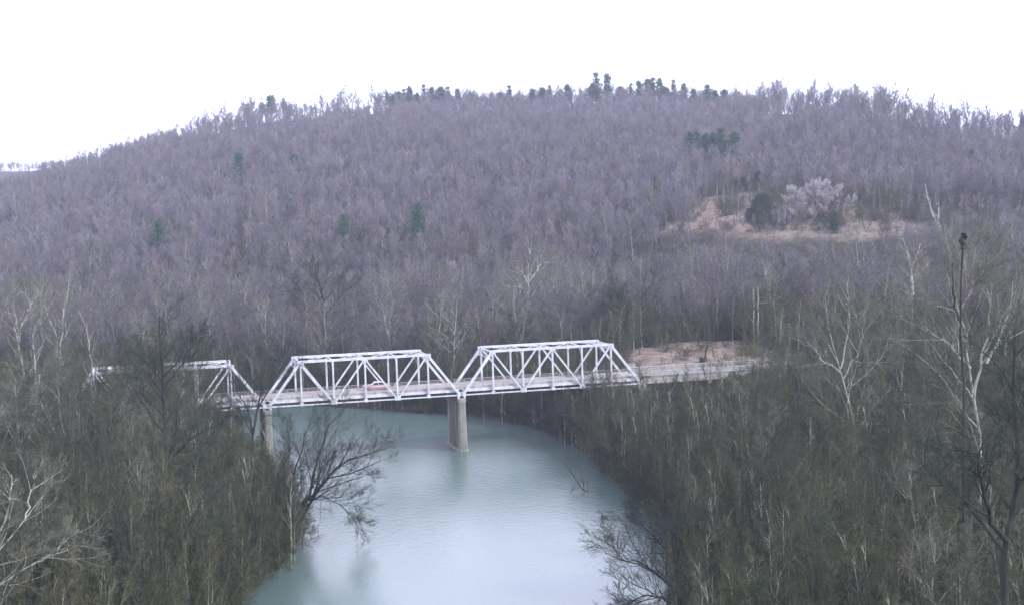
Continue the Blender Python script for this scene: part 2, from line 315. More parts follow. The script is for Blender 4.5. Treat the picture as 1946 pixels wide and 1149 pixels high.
# ------------------------------------------------------------------ bridge
NRM = (0, -1, 0)
def truss_span(s0, label):
    o = bw(s0+LS/2, 0, 0); r = empty('truss_span', o, label, 'bridge span', 'truss spans of the bridge', TH)
    P = LS/6; X = [(-LS/2+P*i) for i in range(7)]; st = M['steel']
    for y in (0.0, TW):
        MB().beam((X[0], y, 0), (X[6], y, 0), 0.34, 0.22).build('bottom_chord', st, r)
        MB().beam((X[1]-0.1, y, THT), (X[5]+0.1, y, THT), 0.5, 0.44).build('top_chord', st, r)
        for a, b_ in ((0, 1), (6, 5)):
            MB().beam((X[a], y, 0.12), (X[b_], y, THT-0.05), 0.46, 0.42, NRM).build('end_post', st, r)
        for i in range(1, 6):
            MB().ibeam((X[i], y, 0.112), (X[i], y, THT-0.223), 0.30, 0.40, NRM, 0.05).build('vertical_post', st, r)
        for a, b_, za, zb in ((1, 2, THT-0.25, 0.12), (2, 3, 0.12, THT-0.25), (3, 4, THT-0.25, 0.12), (4, 5, 0.12, THT-0.25)):
            MB().ibeam((X[a]+0.12, y, za), (X[b_]-0.12, y, zb), 0.30, 0.34, NRM, 0.045).build('diagonal', st, r)
        for i in range(7):
            zz, hh, ww = (0.18, 0.75, 1.15) if i in (2, 4) else (0.12, 0.55, 0.7)
            if i in (0, 6): zz, ww, hh = 0.2, 1.0, 0.8
            for q in (-0.26, 0.26): MB().box((X[i], y+q, zz), (ww, 0.02, hh)).build('gusset_plate', st, r)
        for i in (1, 3, 5):
            for q in (-0.27, 0.27): MB().box((X[i], y+q, THT-0.2), (1.2, 0.02, 0.75)).build('gusset_plate', st, r)
    for a, b_ in ((0, 1), (6, 5)):          # portals in the plane of the end posts
        g = MB(); f = lambda k, y, z=0: (X[a]+(X[b_]-X[a])*k, y, THT*k+z)
        g.beam(f(0.985, 0.26), f(0.985, TW-0.26), 0.16, 0.3); g.beam(f(0.85, 0.26), f(0.85, TW-0.26), 0.12, 0.16)
        n = 6
        for j in range(n):
            y0, y1 = 0.3+(TW-0.6)*j/n, 0.3+(TW-0.6)*(j+1)/n
            g.beam(f(0.86 if j % 2 else 0.97, y0), f(0.97 if j % 2 else 0.86, y1), 0.06, 0.06)
        g.beam(f(0.66, 0.25), f(0.85, 1.7), 0.1, 0.12); g.beam(f(0.66, TW-0.25), f(0.85, TW-1.7), 0.1, 0.12)
        g.build('portal_frame', st, r)
    for i in (2, 3, 4):
        g = MB(); g.beam((X[i], 0.26, THT-0.02), (X[i], TW-0.26, THT-0.02), 0.16, 0.18)
        g.beam((X[i], 0.2, THT-1.9), (X[i], 1.9, THT-0.12), 0.1, 0.1); g.beam((X[i], TW-0.2, THT-1.9), (X[i], TW-1.9, THT-0.12), 0.1, 0.1)
        g.build('sway_strut', st, r)
    g = MB()
    for i in range(1, 5):
        g.beam((X[i]+0.1, 0.3, THT-0.06), (X[i+1]-0.1, TW-0.3, THT-0.06), 0.1, 0.09); g.beam((X[i]+0.1, TW-0.3, THT+0.06), (X[i+1]-0.1, 0.3, THT+0.06), 0.1, 0.09)
    g.build('lateral_bracing', st, r)
    for i in range(7):
        x = min(max(X[i], -LS/2+0.3), LS/2-0.3)
        MB().box((x, TW/2, 0.62), (0.28, TW-0.56, 0.7)).build('floor_beam', st, r)
    MB().box((0, TW/2, 1.19), (LS+GAP-0.04, TW-1.3, 0.42)).build('deck', M['deck'], r)
    for y, q in ((0.5, 1), (TW-0.5, -1)):
        g = MB(); g.box((0, y, 0.83), (LS, 0.16, 0.56))
        g.build('edge_stringer', st, r)
        MB().box((0, y+0.28*q, 1.48), (LS+GAP-0.05, 0.26, 0.16)).build('curb', M['deck'], r)
        g = MB(); g.box((0, y+0.1*q, 2.1), (LS, 0.05, 0.10)); g.box((0, y+0.1*q, 1.8), (LS, 0.05, 0.07))
        for k in range(19): g.box((-LS/2+0.4+k*(LS-0.8)/18, y+0.03*q, 1.62), (0.09, 0.08, 1.02))
        g.build('guard_rail', M['rail'], r)
    return r
truss_span(GAP/2, 'right white steel truss span reaching the right bank')
truss_span(-GAP/2-LS, 'middle white steel truss span with the red car on its deck')
truss_span(-GAP/2-LS*2-GAP, 'left white steel truss span mostly hidden behind bare trees')

def pier(s, zb, label, top_r=0.66, bot_r=0.9):
    zt = -0.5; base = bw(s, 0, 0); r = empty('bridge_pier', (base.x, base.y, zb), label, 'bridge pier', 'piers under the bridge', TH)
    H_ = BZ+zt-zb
    def ring(cy, rad, z, n=20): 
        q = lambda c: math.copysign(abs(c)**0.55, c)      # a block with well rounded corners
        return [(q(math.cos(2*math.pi*k/n))*rad, cy+q(math.sin(2*math.pi*k/n))*rad, z) for k in range(n)]
    for cy in (0.0, TW):
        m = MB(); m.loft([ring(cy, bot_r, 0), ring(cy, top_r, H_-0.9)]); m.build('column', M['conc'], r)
        m = MB(); m.loft([ring(cy, top_r+0.16, H_-0.9), ring(cy, top_r+0.16, H_-0.25), ring(cy, top_r+0.05, H_-0.12)]); m.build('column_cap', M['cap'], r)
        m = MB().box((-GAP/2-0.25, cy, H_+0.12), (0.4, 0.5, 0.46)).box((GAP/2+0.25, cy, H_+0.12), (0.4, 0.5, 0.46)); m.build('bearing', M['steel'], r)
    y0, y1 = 0.35, TW-0.35
    a, b_ = bot_r*0.88, top_r*0.88
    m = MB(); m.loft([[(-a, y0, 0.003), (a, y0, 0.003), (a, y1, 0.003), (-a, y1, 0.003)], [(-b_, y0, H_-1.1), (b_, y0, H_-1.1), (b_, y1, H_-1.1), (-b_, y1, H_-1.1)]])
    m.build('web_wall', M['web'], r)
    q = bot_r+0.28
    pts = [(q*math.cos(t_), q*math.sin(t_)) for t_ in np.linspace(math.pi, 2*math.pi, 9)] + [(q*math.cos(t_), TW+q*math.sin(t_)) for t_ in np.linspace(0, math.pi, 9)]
    m = MB(); m.loft([[(x, y, -3.2) for x, y in pts], [(x, y, 0.05) for x, y in pts]]); m.build('footing', M['cap'], r)
    return r
pier(0, 0.35, 'tall concrete pier standing in the open river under the bridge')
pier(-GAP/2-LS-GAP/2, 0.35, 'concrete pier at the left water edge beside the leaning tree')
pr = bw(S_R+GAP/2, 0); pier(S_R+GAP/2, hz(pr.x, pr.y)-0.4, 'concrete pier among brush at the right end of the trusses')
pl = bw(S_L-GAP/2, 0); pier(S_L-GAP/2, hz(pl.x, pl.y)-0.4, 'concrete pier lost in trees at the left end of the trusses')

def approach(s0, s1, label):
    L_ = s1-s0; o = bw((s0+s1)/2, TW/2, 0); r = empty('approach_span', o, label, 'bridge span', 'concrete approach spans', TH)
    MB().box((0, 0, 1.2), (L_-0.05, 8.6, 0.4)).build('deck', M['dull'], r)
    for y in (-4.05, -1.4, 1.4, 4.05):
        MB().box((0, y, 0.42), (L_-0.05, 0.42, 1.14)).build('girder', M['cap'], r)
    for y in (-4.15, 4.15):
        g = MB(); g.box((0, y, 2.25), (L_-0.1, 0.16, 0.2)); g.box((0, y, 1.85), (L_-0.1, 0.14, 0.14)); g.box((0, y, 1.47), (L_-0.06, 0.25, 0.13))
        n = int(L_/2.2)
        for k in range(n+1): g.box((-L_/2+0.2+k*(L_-0.4)/n, y+(0.16 if y < 0 else -0.16), 1.9), (0.2, 0.15, 0.86))
        g.build('railing', M['rail'], r)
    return r
def bent(s, label):
    p = bw(s, TW/2); zb = hz(p.x, p.y)-0.5; r = empty('pier_bent', (p.x, p.y, zb), label, 'bridge pier', 'piers of the approaches', TH)
    H_ = BZ-0.16-zb
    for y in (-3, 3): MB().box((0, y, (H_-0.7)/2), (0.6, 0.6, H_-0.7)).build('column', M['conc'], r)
    MB().box((0, 0, H_-0.35), (0.8, 8.2, 0.69)).build('cap_beam', M['cap'], r)
e0 = S_R+GAP; n = 2; d_ = (RAPP-GAP)/n
for k in range(n):
    approach(e0+k*d_, e0+(k+1)*d_, ['concrete approach span touching the right end of the truss', 'second concrete approach span, meeting the right road bank'][k])
    if k: bent(e0+k*d_, ['', 'slim concrete bent under the right approach among brush'][k])
e0 = S_L-GAP; n = 4; d_ = (LAPP-GAP)/n
for k in range(n):
    approach(e0-(k+1)*d_, e0-k*d_, ['concrete approach span joining the left truss behind trees', 'second concrete approach span left of the left truss', 'third concrete approach span at the left frame edge', 'outermost concrete approach span beyond the left frame edge'][k])
    if k: bent(e0-k*d_, ['', 'slim concrete bent under left approach nearest the truss', 'slim concrete bent at the left frame edge', 'slim concrete bent beyond the left frame edge'][k])
# end blocks of the approach parapets at the truss
for t_, q in ((0.15, 'near'), (TW-0.15, 'far')):
    p = bw(S_R+GAP+0.6, t_, 1.44)
    b_ = MB().box((0, 0, 0.75), (1.9, 0.4, 1.5)).box((0, 0, 1.56), (2.0, 0.5, 0.1)).build('parapet_block', M['cap']); b_.location = p; b_.rotation_euler[2] = TH
    tag(b_, f'pale concrete end block on the {q} side of the deck at the right truss end', 'parapet block')
# road strips on the embankments
for sgn, sa, sb, nm in ((1, S_R+RAPP, 320, 'right'), (-1, S_L-LAPP, -320, 'left')):
    m = MB(); n = 40
    for i in range(n+1):
        s_ = sa+(sb-sa)*i/n
        for t_ in (TW/2-3.8, TW/2+3.8):
            p = bw(s_, t_); m.v.append((p.x, p.y, max(BZ+DECKZ-0.02, hz(p.x, p.y)+0.05)))
    m.f = [(2*i, 2*i+2, 2*i+3, 2*i+1) if sgn > 0 else (2*i, 2*i+1, 2*i+3, 2*i+2) for i in range(n)]
    tag(m.build('road', M['road']), kind='structure')

# ------------------------------------------------------------------ red car on the middle span
def car():
    p = bw(-15.6, TW*0.60, DECKZ+0.004)
    r = empty('parked_car' if 0 else 'car', p, 'red two-tone sedan with a cream roof crossing the middle truss span', 'car', None, TH+math.pi)
    def sec(x, w_, z0, z1, n=5):  # rounded rectangle cross-section
        c = 0.12; return [(x, -w_/2, z0+c), (x, -w_/2+c*0.5, z0), (x, w_/2-c*0.5, z0), (x, w_/2, z0+c), (x, w_/2, z1-c), (x, w_/2-c, z1), (x, -w_/2+c, z1), (x, -w_/2, z1-c)]
    b = MB().loft([sec(-2.65, 1.5, 0.42, 0.82), sec(-2.5, 1.8, 0.32, 0.95), sec(-1.5, 1.92, 0.28, 1.0), sec(0.9, 1.92, 0.28, 1.0), sec(2.2, 1.84, 0.30, 0.95), sec(2.6, 1.6, 0.4, 0.82)])
    b.build('body', M['red'], r, 0.03, True)
    c = MB().loft([[(-1.55, -0.82, 1.0), (1.05, -0.82, 1.0), (1.05, 0.82, 1.0), (-1.55, 0.82, 1.0)], [(-1.0, -0.66, 1.42), (0.45, -0.66, 1.42), (0.45, 0.66, 1.42), (-1.0, 0.66, 1.42)]])
    c.build('windows', M['glass'], r)
    MB().loft([[(-1.15, -0.72, 1.423), (0.6, -0.72, 1.423), (0.6, 0.72, 1.423), (-1.15, 0.72, 1.423)], [(-0.9, -0.56, 1.54), (0.35, -0.56, 1.54), (0.35, 0.56, 1.54), (-0.9, 0.56, 1.54)]]).build('roof', M['cream'], r, 0.03)
    g = MB()
    for y in (-1, 1):
        for a, b2 in (((-1.52, y*0.83, 1.0), (-1.0, y*0.68, 1.43)), ((1.05, y*0.83, 1.0), (0.48, y*0.68, 1.43)), ((-0.25, y*0.835, 1.0), (-0.25, y*0.68, 1.43))): g.beam(a, b2, 0.08, 0.05)
    g.build('window_frames', M['cream'], r)
    for y in (-1, 1): MB().box((0, y*0.965, 0.72), (4.4, 0.02, 0.12)).build('side_trim', M['cream'], r)
    for x in (-1.62, 1.62):
        for y in (-0.84, 0.84):
            rg = lambda yy, rad: [(x+rad*math.cos(k*math.pi/9), yy, 0.34+rad*math.sin(k*math.pi/9)) for k in range(18)]
            wh = MB().loft([rg(y-0.1, 0.34), rg(y+0.1, 0.34)]).build('wheel', M['tyre'], r)
            s_ = 1 if y > 0 else -1
            MB().loft([rg(y+0.101*s_, 0.19), rg(y+0.125*s_, 0.16)]).build('hubcap', M['chrome'], wh)
    for x in (-2.68, 2.68): MB().box((x, 0, 0.5), (0.12, 1.7, 0.16)).build('bumper', M['chrome'], r, 0.02)
    for y in (-0.65, 0.65): MB().box((2.6, y, 0.72), (0.08, 0.24, 0.18)).build('headlight', M['cream'], r, 0.03)
    for y in (-0.68, 0.68): MB().box((-2.62, y, 0.74), (0.08, 0.2, 0.14)).build('tail_light', M['red'], r, 0.03)
car()

# ------------------------------------------------------------------ trees
def nrm(v): return v/np.maximum(np.linalg.norm(v, axis=-1, keepdims=True), 1e-9)
def grow(rng, P0, D, L, R, n, wander, trop, tip=0.3):
    k = len(L); pts = np.zeros((k, n+1, 3)); pts[:, 0] = P0; d = nrm(D)
    for i in range(n):
        d = nrm(d+rng.normal(0, wander, (k, 3))+np.array([0, 0, trop])); pts[:, i+1] = pts[:, i]+d*(L/n)[:, None]
    rad = R[:, None]*(1-(1-tip)*np.linspace(0, 1, n+1)[None, :]**0.9); return pts, rad
def kids(rng, pts, rad, m, f0, ang, lr, rr, rmin, asp=0.15, shape=0.6, plen=None):
    k, n1, _ = pts.shape; n = n1-1
    idx = np.repeat(np.arange(k), m); t = f0+(1-f0)*((np.tile(np.arange(m), k)+rng.uniform(0, 1, k*m))/m)
    t = np.clip(t, 0, 0.995); q = t*n; i = q.astype(int); fr = (q-i)[:, None]
    p = pts[idx, i]*(1-fr)+pts[idx, i+1]*fr; d = nrm(pts[idx, i+1]-pts[idx, i]); r = rad[idx, i]*(1-fr[:, 0])+rad[idx, i+1]*fr[:, 0]
    ref = nrm(np.cross(d, rng.normal(size=d.shape))); a = ang*(1.15-0.45*t)*rng.uniform(1-asp*2, 1+asp*2, len(t))
    D = d*np.cos(a)[:, None]+ref*np.sin(a)[:, None]
    PL = np.linalg.norm(np.diff(pts, axis=1), axis=2).sum(1)[idx] if plen is None else plen
    L = PL*lr*(1-shape*(t-f0)/(1-f0))*rng.uniform(0.7, 1.25, len(t))
    return p, D, L, np.maximum(r*rr, rmin)
def tubes(groups):
    V, F = [], []; b = 0
    for pts, rad, s in groups:
        k, n1, _ = pts.shape; d = nrm(pts[:, -1]-pts[:, 0]); ref = np.where(np.abs(d[:, 2:3]) > 0.8, [[1., 0, 0]], [[0, 0, 1.]])
        u = nrm(np.cross(d, ref)); v = np.cross(d, u); a = np.arange(s)*2*math.pi/s
        ring = np.cos(a)[None, None, :, None]*u[:, None, None, :]+np.sin(a)[None, None, :, None]*v[:, None, None, :]
        vv = pts[:, :, None, :]+rad[:, :, None, None]*ring; V.append(vv.reshape(-1, 3))
        K = b+(np.arange(k)*n1*s)[:, None, None]+(np.arange(n1-1)*s)[None, :, None]; j = np.arange(s)[None, None, :]; j2 = (j+1) % s
        F.append(np.stack([K+j, K+j2, K+s+j2, K+s+j], -1).reshape(-1, 4)); b += k*n1*s
    return np.concatenate(V), np.concatenate(F)
def tree_meshes(name, seed, H=18, r0=0.26, stems=1, sprd=0.12, limbs=11, f0=0.3, ang=0.75, lr=0.42, nb=(6, 6, 5), rmin=(0.035, 0.022, 0.018), mats=('bark', 'twig'), trop=0.045, paths=None, seg=(8, 6, 4, 3), wander=0.12, sides=(8, 5, 3, 3), shape=0.55, hrad=0.8):
    rng = np.random.default_rng(seed)
    if paths is None:
        D = np.concatenate([rng.normal(0, sprd, (stems, 2)), np.ones((stems, 1))], 1)
        if stems > 1: a = np.arange(stems)*6.283/stems+rng.uniform(0, 1); D[:, 0] += np.cos(a)*sprd*1.8; D[:, 1] += np.sin(a)*sprd*1.8
        P0 = np.zeros((stems, 3)); P0[:, :2] = nrm(D)[:, :2]*r0*1.2 if stems > 1 else 0; P0[:, 2] = -0.4
        L = H*rng.uniform(0.82, 1.0, stems)*(1 if stems > 1 else 1/0.9); R = np.full(stems, r0*(0.75 if stems > 1 else 1))
        pts, rad = grow(rng, P0, D, L, R, seg[0], wander*0.5, 0.05, 0.16)
        rad[:, 0] *= 1.35
    else:
        n = seg[0]; pts, rad = [], []
        for pth, ra, rb in paths:
            pth = np.array(pth, float); dl = np.r_[0, np.cumsum(np.linalg.norm(np.diff(pth, axis=0), axis=1))]
            tq = np.linspace(0, dl[-1], n+1); q = np.stack([np.interp(tq, dl, pth[:, c]) for c in range(3)], 1)
            q[1:-1] += rng.normal(0, 0.12, (n-1, 3)); pts.append(q); rad.append(np.linspace(ra, rb, n+1)*hrad)
        pts, rad = np.array(pts), np.array(rad)
    pl_ = np.linalg.norm(np.diff(pts, axis=1), axis=2).sum(1); plen = np.repeat(0.45*pl_+0.55*pl_.max(), limbs) if paths is not None else None
    g0 = [(pts, rad, sides[0])]
    p, D, L, R = kids(rng, pts, rad, limbs, f0, ang, lr, 0.55, rmin[0], shape=shape, plen=plen)
    a1, b1 = grow(rng, p, D, L, R, seg[1], wander, trop, 0.25); g0.append((a1, b1, sides[1]))
    g1 = []; a, b_ = a1, b1
    for lv in range(len(nb)):
        rm = rmin[min(lv, len(rmin)-1)]
        p, D, L, R = kids(rng, a, b_, nb[lv], 0.18, 0.7, 0.56 if lv == 0 else 0.62, 0.6, rm)
        a, b_ = grow(rng, p, D, L, R, seg[2] if lv == 0 else seg[3], wander*1.2, trop*0.8, 0.4); g1.append((a, b_, sides[2] if lv == 0 else sides[3]))
    V, F = tubes(g0); W_, G = tubes(g1)
    return mesh_np(name+'_trunk', V, F, M[mats[0]], True), mesh_np(name+'_crown', W_, G, M[mats[1]], True)
T = {}
def tm(k, **kw): T[k] = tree_meshes(k, **kw); T[k] += (kw.get('H', 18),)
# near kinds
tm('n0', seed=1, H=18, limbs=13); tm('n1', seed=2, H=17, stems=2, sprd=0.16, limbs=8); tm('n2', seed=3, H=19, sprd=0.08, limbs=12, ang=0.55)
tm('n3', seed=4, H=16, stems=3, sprd=0.2, limbs=6, f0=0.25, nb=(5, 6, 5)); tm('n4', seed=5, H=18, ang=0.9, lr=0.5, limbs=12)
tm('d0', seed=6, H=18, mats=('dbark', 'dtwig'), limbs=12, ang=0.85, lr=0.46); tm('d1', seed=7, H=17, stems=2, sprd=0.15, limbs=7, mats=('dbark', 'dtwig'))
tm('p0', seed=8, H=20, stems=2, sprd=0.13, limbs=9, mats=('pbark', 'ptwig'), ang=0.6, lr=0.42, r0=0.3, wander=0.16)
tm('p1', seed=9, H=19, limbs=13, mats=('pbark', 'ptwig'), ang=0.7, lr=0.45, r0=0.28, wander=0.16)
tm('p2', seed=10, H=18, stems=4, sprd=0.2, limbs=6, mats=('pbark', 'ptwig'), ang=0.5, lr=0.38, r0=0.26, nb=(5, 5, 4))
# middle-distance kinds
mid = dict(nb=(6, 6, 3), rmin=(0.04, 0.026, 0.022), sides=(6, 4, 3, 3), seg=(7, 5, 3, 2))
tm('m0', seed=21, H=17, limbs=12, **mid); tm('m1', seed=22, H=17, stems=2, limbs=8, sprd=0.14, **mid); tm('m2', seed=23, H=18, limbs=12, ang=0.6, **mid)
tm('md', seed=24, H=17, limbs=12, ang=0.9, lr=0.5, mats=('dbark', 'dtwig'), **mid); tm('mp', seed=25, H=19, stems=2, sprd=0.14, limbs=9, mats=('pbark', 'ptwig'), r0=0.33, wander=0.16, **mid)
tm('mq', seed=26, H=18, limbs=12, mats=('pbark', 'ptwig'), r0=0.33, wander=0.17, **mid)

PLACED = []
def tree(kind, p, sc=1.0, rz=None, label=None, group=None, area=None, look=None, tilt=(0, 0), name='bare_tree', cat='tree', meshes=None):
    tr, cr, _ = meshes or T[kind]
    r = empty(name, p, label, cat, group, random.uniform(0, 6.28) if rz is None else rz)
    r.rotation_euler[0], r.rotation_euler[1] = tilt; r.scale = (sc,)*3
    link(bpy.data.objects.new('trunk', tr), r); link(bpy.data.objects.new('crown', cr), r)
    if area: PLACED.append((r, area, look))
    return r
random.seed(11); RG = np.random.default_rng(77)
OCC = []
def free(x, y, d):
    return all((x-a)**2+(y-b)**2 > d*d for a, b in OCC)
def okspot(x, y, river=1.5):
    if float(polydist(np.array([x]), np.array([y]), RIV)[0]) < river: return False
    s_ = (x-BX)*AX[0]+(y-BY)*AX[1]; t_ = (x-BX)*TR[0]+(y-BY)*TR[1]
    if -6 < t_ < TW+6 and -330 < s_ < 330: return False
    return True
def scatter(n, u0, u1, y0, y1, kinds, area, dmin, hs, river=2.0, extra=None):
    c = 0; tries = 0
    while c < n and tries < 6000:
        tries += 1
        y = math.sqrt(random.uniform(y0*y0, y1*y1)); x = random.uniform(u0, u1)*y
        if not okspot(x, y, river) or not free(x, y, dmin) or (extra and not extra(x, y)): continue
        OCC.append((x, y)); k = random.choices([a for a, _ in kinds], [b for _, b in kinds])[0]
        z = hz(x, y); h = random.uniform(*hs)
        if 'left thicket' in area and x/y > U(350): h *= 0.62 if y > 150 else 0.8
        if area == 'back of the right thicket' and x/y < U(1375): h *= 0.55
        look = {'n': 'grey', 'd': 'dark', 'p': 'pale', 'm': 'grey'}[k[0]] if k not in ('md', 'mp', 'mq') else {'d': 'dark', 'p': 'pale', 'q': 'pale'}[k[1]]
        tree(k, (x, y, z), h/T[k][2], area=area, look=look, tilt=(random.gauss(0, 0.07), random.gauss(0, 0.07))); c += 1
    return c
def U(px): return (px-CX)/FPX

# ------- trees that stand out, each built for itself
def hero(px, py, Y, limbs, label, mats=('dbark', 'dtwig'), seed=1, base=None, name='bare_tree', lim=9, **kw):
    """limbs: list of (list of photo pixels, dy depth drift in metres, r0, r1) drawn as real limbs around the trunk's own distance"""
    b0 = Vector(base) if base else at(px, py, Y); paths = []
    for pts, drift, ra, rb in limbs:
        q = []
        for i, (a, b_) in enumerate(pts):
            w_ = at(a, b_, b0.y+drift*i/(len(pts)-1)); q.append(tuple(w_-b0))
        paths.append((q, ra, rb))
    gz = max(hz(b0.x, b0.y), 0.0)-0.4-b0.z      # carry the stems down to the ground
    if gz < -0.7:
        for q, _a, _b in paths:
            if Vector(q[0]).length < 2.5: q.insert(0, (q[0][0]*0.6, q[0][1], gz))
    kw = dict(dict(nb=(7, 6, 4), f0=0.25, lr=0.36, ang=0.75, rmin=(0.035, 0.022, 0.018)), **kw); kw['lr'] *= 1.2; kw.setdefault('hrad', 0.8 if Y < 300 else 1.15)
    me = tree_meshes('hero', seed, paths=paths, limbs=lim, mats=mats, **kw)
    OCC.append((b0.x, b0.y))
    return tree(None, b0, 1, 0, label, name=name, meshes=me+(0,))
hero(533, 1038, 200, [
    ([(533, 1045), (570, 985), (610, 925), (640, 885), (690, 862), (735, 852)], 3, 0.42, 0.06),
    ([(533, 1045), (560, 975), (600, 940), (625, 905), (690, 893), (722, 875)], -3, 0.34, 0.05),
    ([(540, 1030), (548, 975), (590, 940), (600, 880), (628, 800), (650, 780)], 4, 0.34, 0.05),
    ([(540, 1025), (545, 965), (560, 900), (573, 850), (590, 800)], -4, 0.28, 0.04),
    ([(535, 1035), (530, 960), (540, 900), (550, 850), (545, 800)], 5, 0.22, 0.04),
    ([(590, 945), (625, 948), (655, 965), (682, 985)], -2, 0.1, 0.03)],
    'dark many-stemmed tree leaning right from the left bank over the open water', seed=51, lim=12, lr=0.32, nb=(7, 6, 4), f0=0.3, rmin=(0.03, 0.018, 0.013))
hero(475, 905, 250, [
    ([(472, 905), (478, 840), (486, 790), (495, 745), (505, 690), (512, 655)], 2, 0.4, 0.05),
    ([(480, 830), (478, 790), (462, 765), (448, 735), (440, 700)], -3, 0.22, 0.04),
    ([(486, 790), (470, 770), (455, 790)], 2, 0.12, 0.03),
    ([(488, 780), (510, 740), (535, 700), (548, 660)], 3, 0.2, 0.03)],
    'dark forked tree in front of the gap between left and middle trusses', seed=52, lim=8, lr=0.26)
hero(470, 900, 246, [([(522, 888), (510, 850), (498, 815), (488, 780)], 1, 0.13, 0.04)],
    'thin pale trunk leaning left beside the pier at the left water edge', mats=('pbark', 'ptwig'), seed=53, lim=4, lr=0.2, nb=(4, 4, 3), base=tuple(at(522, 888, 262)))
hero(315, 985, 188, [
    ([(318, 990), (316, 900), (314, 820), (311, 740), (306, 670), (303, 600)], 1, 0.55, 0.08),
    ([(318, 890), (345, 850), (380, 820), (420, 805)], -3, 0.16, 0.04),
    ([(318, 905), (345, 882), (385, 885), (408, 915)], 3, 0.14, 0.03),
    ([(313, 760), (285, 710), (262, 660)], 2, 0.14, 0.03), ([(312, 740), (345, 690), (372, 640)], -2, 0.14, 0.03)],
    'tallest dark straight tree in the left thicket, in front of the left truss', seed=54, lim=14, lr=0.24, f0=0.2)
hero(42, 760, 260, [
    ([(44, 780), (42, 690), (34, 640), (20, 600), (8, 570)], 3, 0.4, 0.07), ([(36, 650), (44, 610), (56, 590), (58, 575), (42, 555)], -2, 0.22, 0.05),
    ([(52, 590), (66, 565), (72, 550)], 2, 0.14, 0.05), ([(36, 640), (24, 590), (30, 550)], -3, 0.16, 0.04)],
    'white-limbed tree at the far left edge, top above the approach rails', mats=('pbark', 'ptwig'), seed=55, lim=8, lr=0.25, nb=(5, 5, 4))
hero(70, 700, 250, [
    ([(70, 760), (64, 680), (62, 620), (80, 600), (100, 575)], 3, 0.25, 0.05), ([(105, 700), (108, 640), (90, 600), (84, 575)], 2, 0.2, 0.05), ([(112, 700), (118, 620), (130, 560), (132, 520)], 2, 0.2, 0.05), ([(175, 720), (172, 660), (158, 610), (150, 590)], -2, 0.2, 0.05)],
    'cluster of white crooked stems right of the white-limbed far left tree', mats=('pbark', 'ptwig'), seed=56, lim=8, lr=0.25, nb=(5, 5, 4))
hero(1010, 640, 400, [
    ([(1012, 690), (1008, 620), (1005, 560), (1002, 520), (1006, 480), (1002, 450)], 3, 0.4, 0.08), ([(1005, 560), (985, 545), (960, 545)], -2, 0.2, 0.07),
    ([(1004, 540), (995, 520), (980, 508)], 2, 0.18, 0.07), ([(1006, 535), (1022, 515), (1028, 500), (1058, 500)], 2, 0.22, 0.07), ([(1010, 590), (1040, 560), (1060, 520)], -4, 0.18, 0.05),
    ([(1010, 630), (1025, 600), (1035, 615), (1048, 590)], 2, 0.2, 0.06), ([(1078, 680), (1080, 610), (1082, 560), (1088, 530)], 2, 0.24, 0.06)],
    'tall white-limbed tree rising behind the left end of the right truss', mats=('pbark', 'ptwig'), seed=57, lim=9, lr=0.26, nb=(6, 5, 4), rmin=(0.04, 0.028, 0.022))
hero(1195, 690, 330, [
    ([(1200, 700), (1202, 640), (1210, 600), (1225, 560), (1245, 530)], 3, 0.42, 0.07), ([(1200, 650), (1190, 600), (1175, 560), (1160, 545)], -3, 0.32, 0.06), ([(1198, 620), (1168, 590), (1150, 585)], 2, 0.2, 0.05)],
    'black two-limbed spreading tree behind the right end of the right truss', seed=58, lim=12, lr=0.4, rmin=(0.035, 0.022, 0.018))
hero(618, 650, 390, [
    ([(612, 660), (612, 610), (585, 570), (565, 548)], 3, 0.5, 0.08), ([(612, 610), (614, 570), (605, 530), (598, 510)], -3, 0.4, 0.07), ([(614, 600), (640, 570), (665, 545)], 4, 0.4, 0.07), ([(612, 605), (590, 590), (560, 590)], 3, 0.22, 0.06)],
    'dark round spreading tree standing beyond the middle truss top chord', seed=59, lim=12, lr=0.42, rmin=(0.04, 0.03, 0.024))
hero(1630, 760, 196, [
    ([(1620, 790), (1600, 720), (1585, 670), (1570, 610), (1568, 560)], 3, 0.34, 0.06), ([(1602, 720), (1625, 680), (1640, 640), (1640, 590)], -3, 0.24, 0.05), ([(1600, 710), (1560, 680), (1530, 640)], 4, 0.24, 0.05),
    ([(1610, 740), (1640, 720), (1670, 690), (1690, 640)], 2, 0.22, 0.05), ([(1598, 700), (1612, 640), (1612, 590), (1610, 540)], 3, 0.2, 0.05)],
    'pale many-limbed tree fanning out in the right thicket beyond the road', mats=('pbark', 'ptwig'), hrad=0.55, seed=60, lim=9, lr=0.3, nb=(6, 5, 5))
hero(1860, 880, 150, [
    ([(1862, 900), (1852, 780), (1838, 690), (1830, 630), (1812, 580), (1800, 520)], 3, 0.44, 0.06), ([(1850, 760), (1868, 680), (1880, 620), (1884, 560), (1886, 510)], -3, 0.28, 0.05),
    ([(1845, 700), (1800, 650), (1760, 625)], 4, 0.24, 0.05), ([(1836, 650), (1826, 590), (1850, 540), (1848, 490)], -3, 0.22, 0.05), ([(1875, 690), (1905, 630), (1925, 580), (1925, 530)], 3, 0.24, 0.05)],
    'big pale tree with upswept limbs near the right frame edge', mats=('pbark', 'ptwig'), hrad=0.6, seed=61, lim=10, lr=0.34, nb=(6, 6, 5))
hero(1828, 760, 138, [([(1830, 770), (1826, 680), (1822, 600), (1826, 520), (1831, 450)], 1, 0.15, 0.10), ([(1822, 610), (1812, 560), (1811, 500)], 1, 0.12, 0.06), ([(1830, 474), (1831, 460), (1831, 443)], 0, 0.32, 0.26)],
    'dark dead trunk with a blunt top rising above the big pale tree', seed=62, hrad=1.0, lim=3, lr=0.02, nb=(2, 2), name='dead_tree')
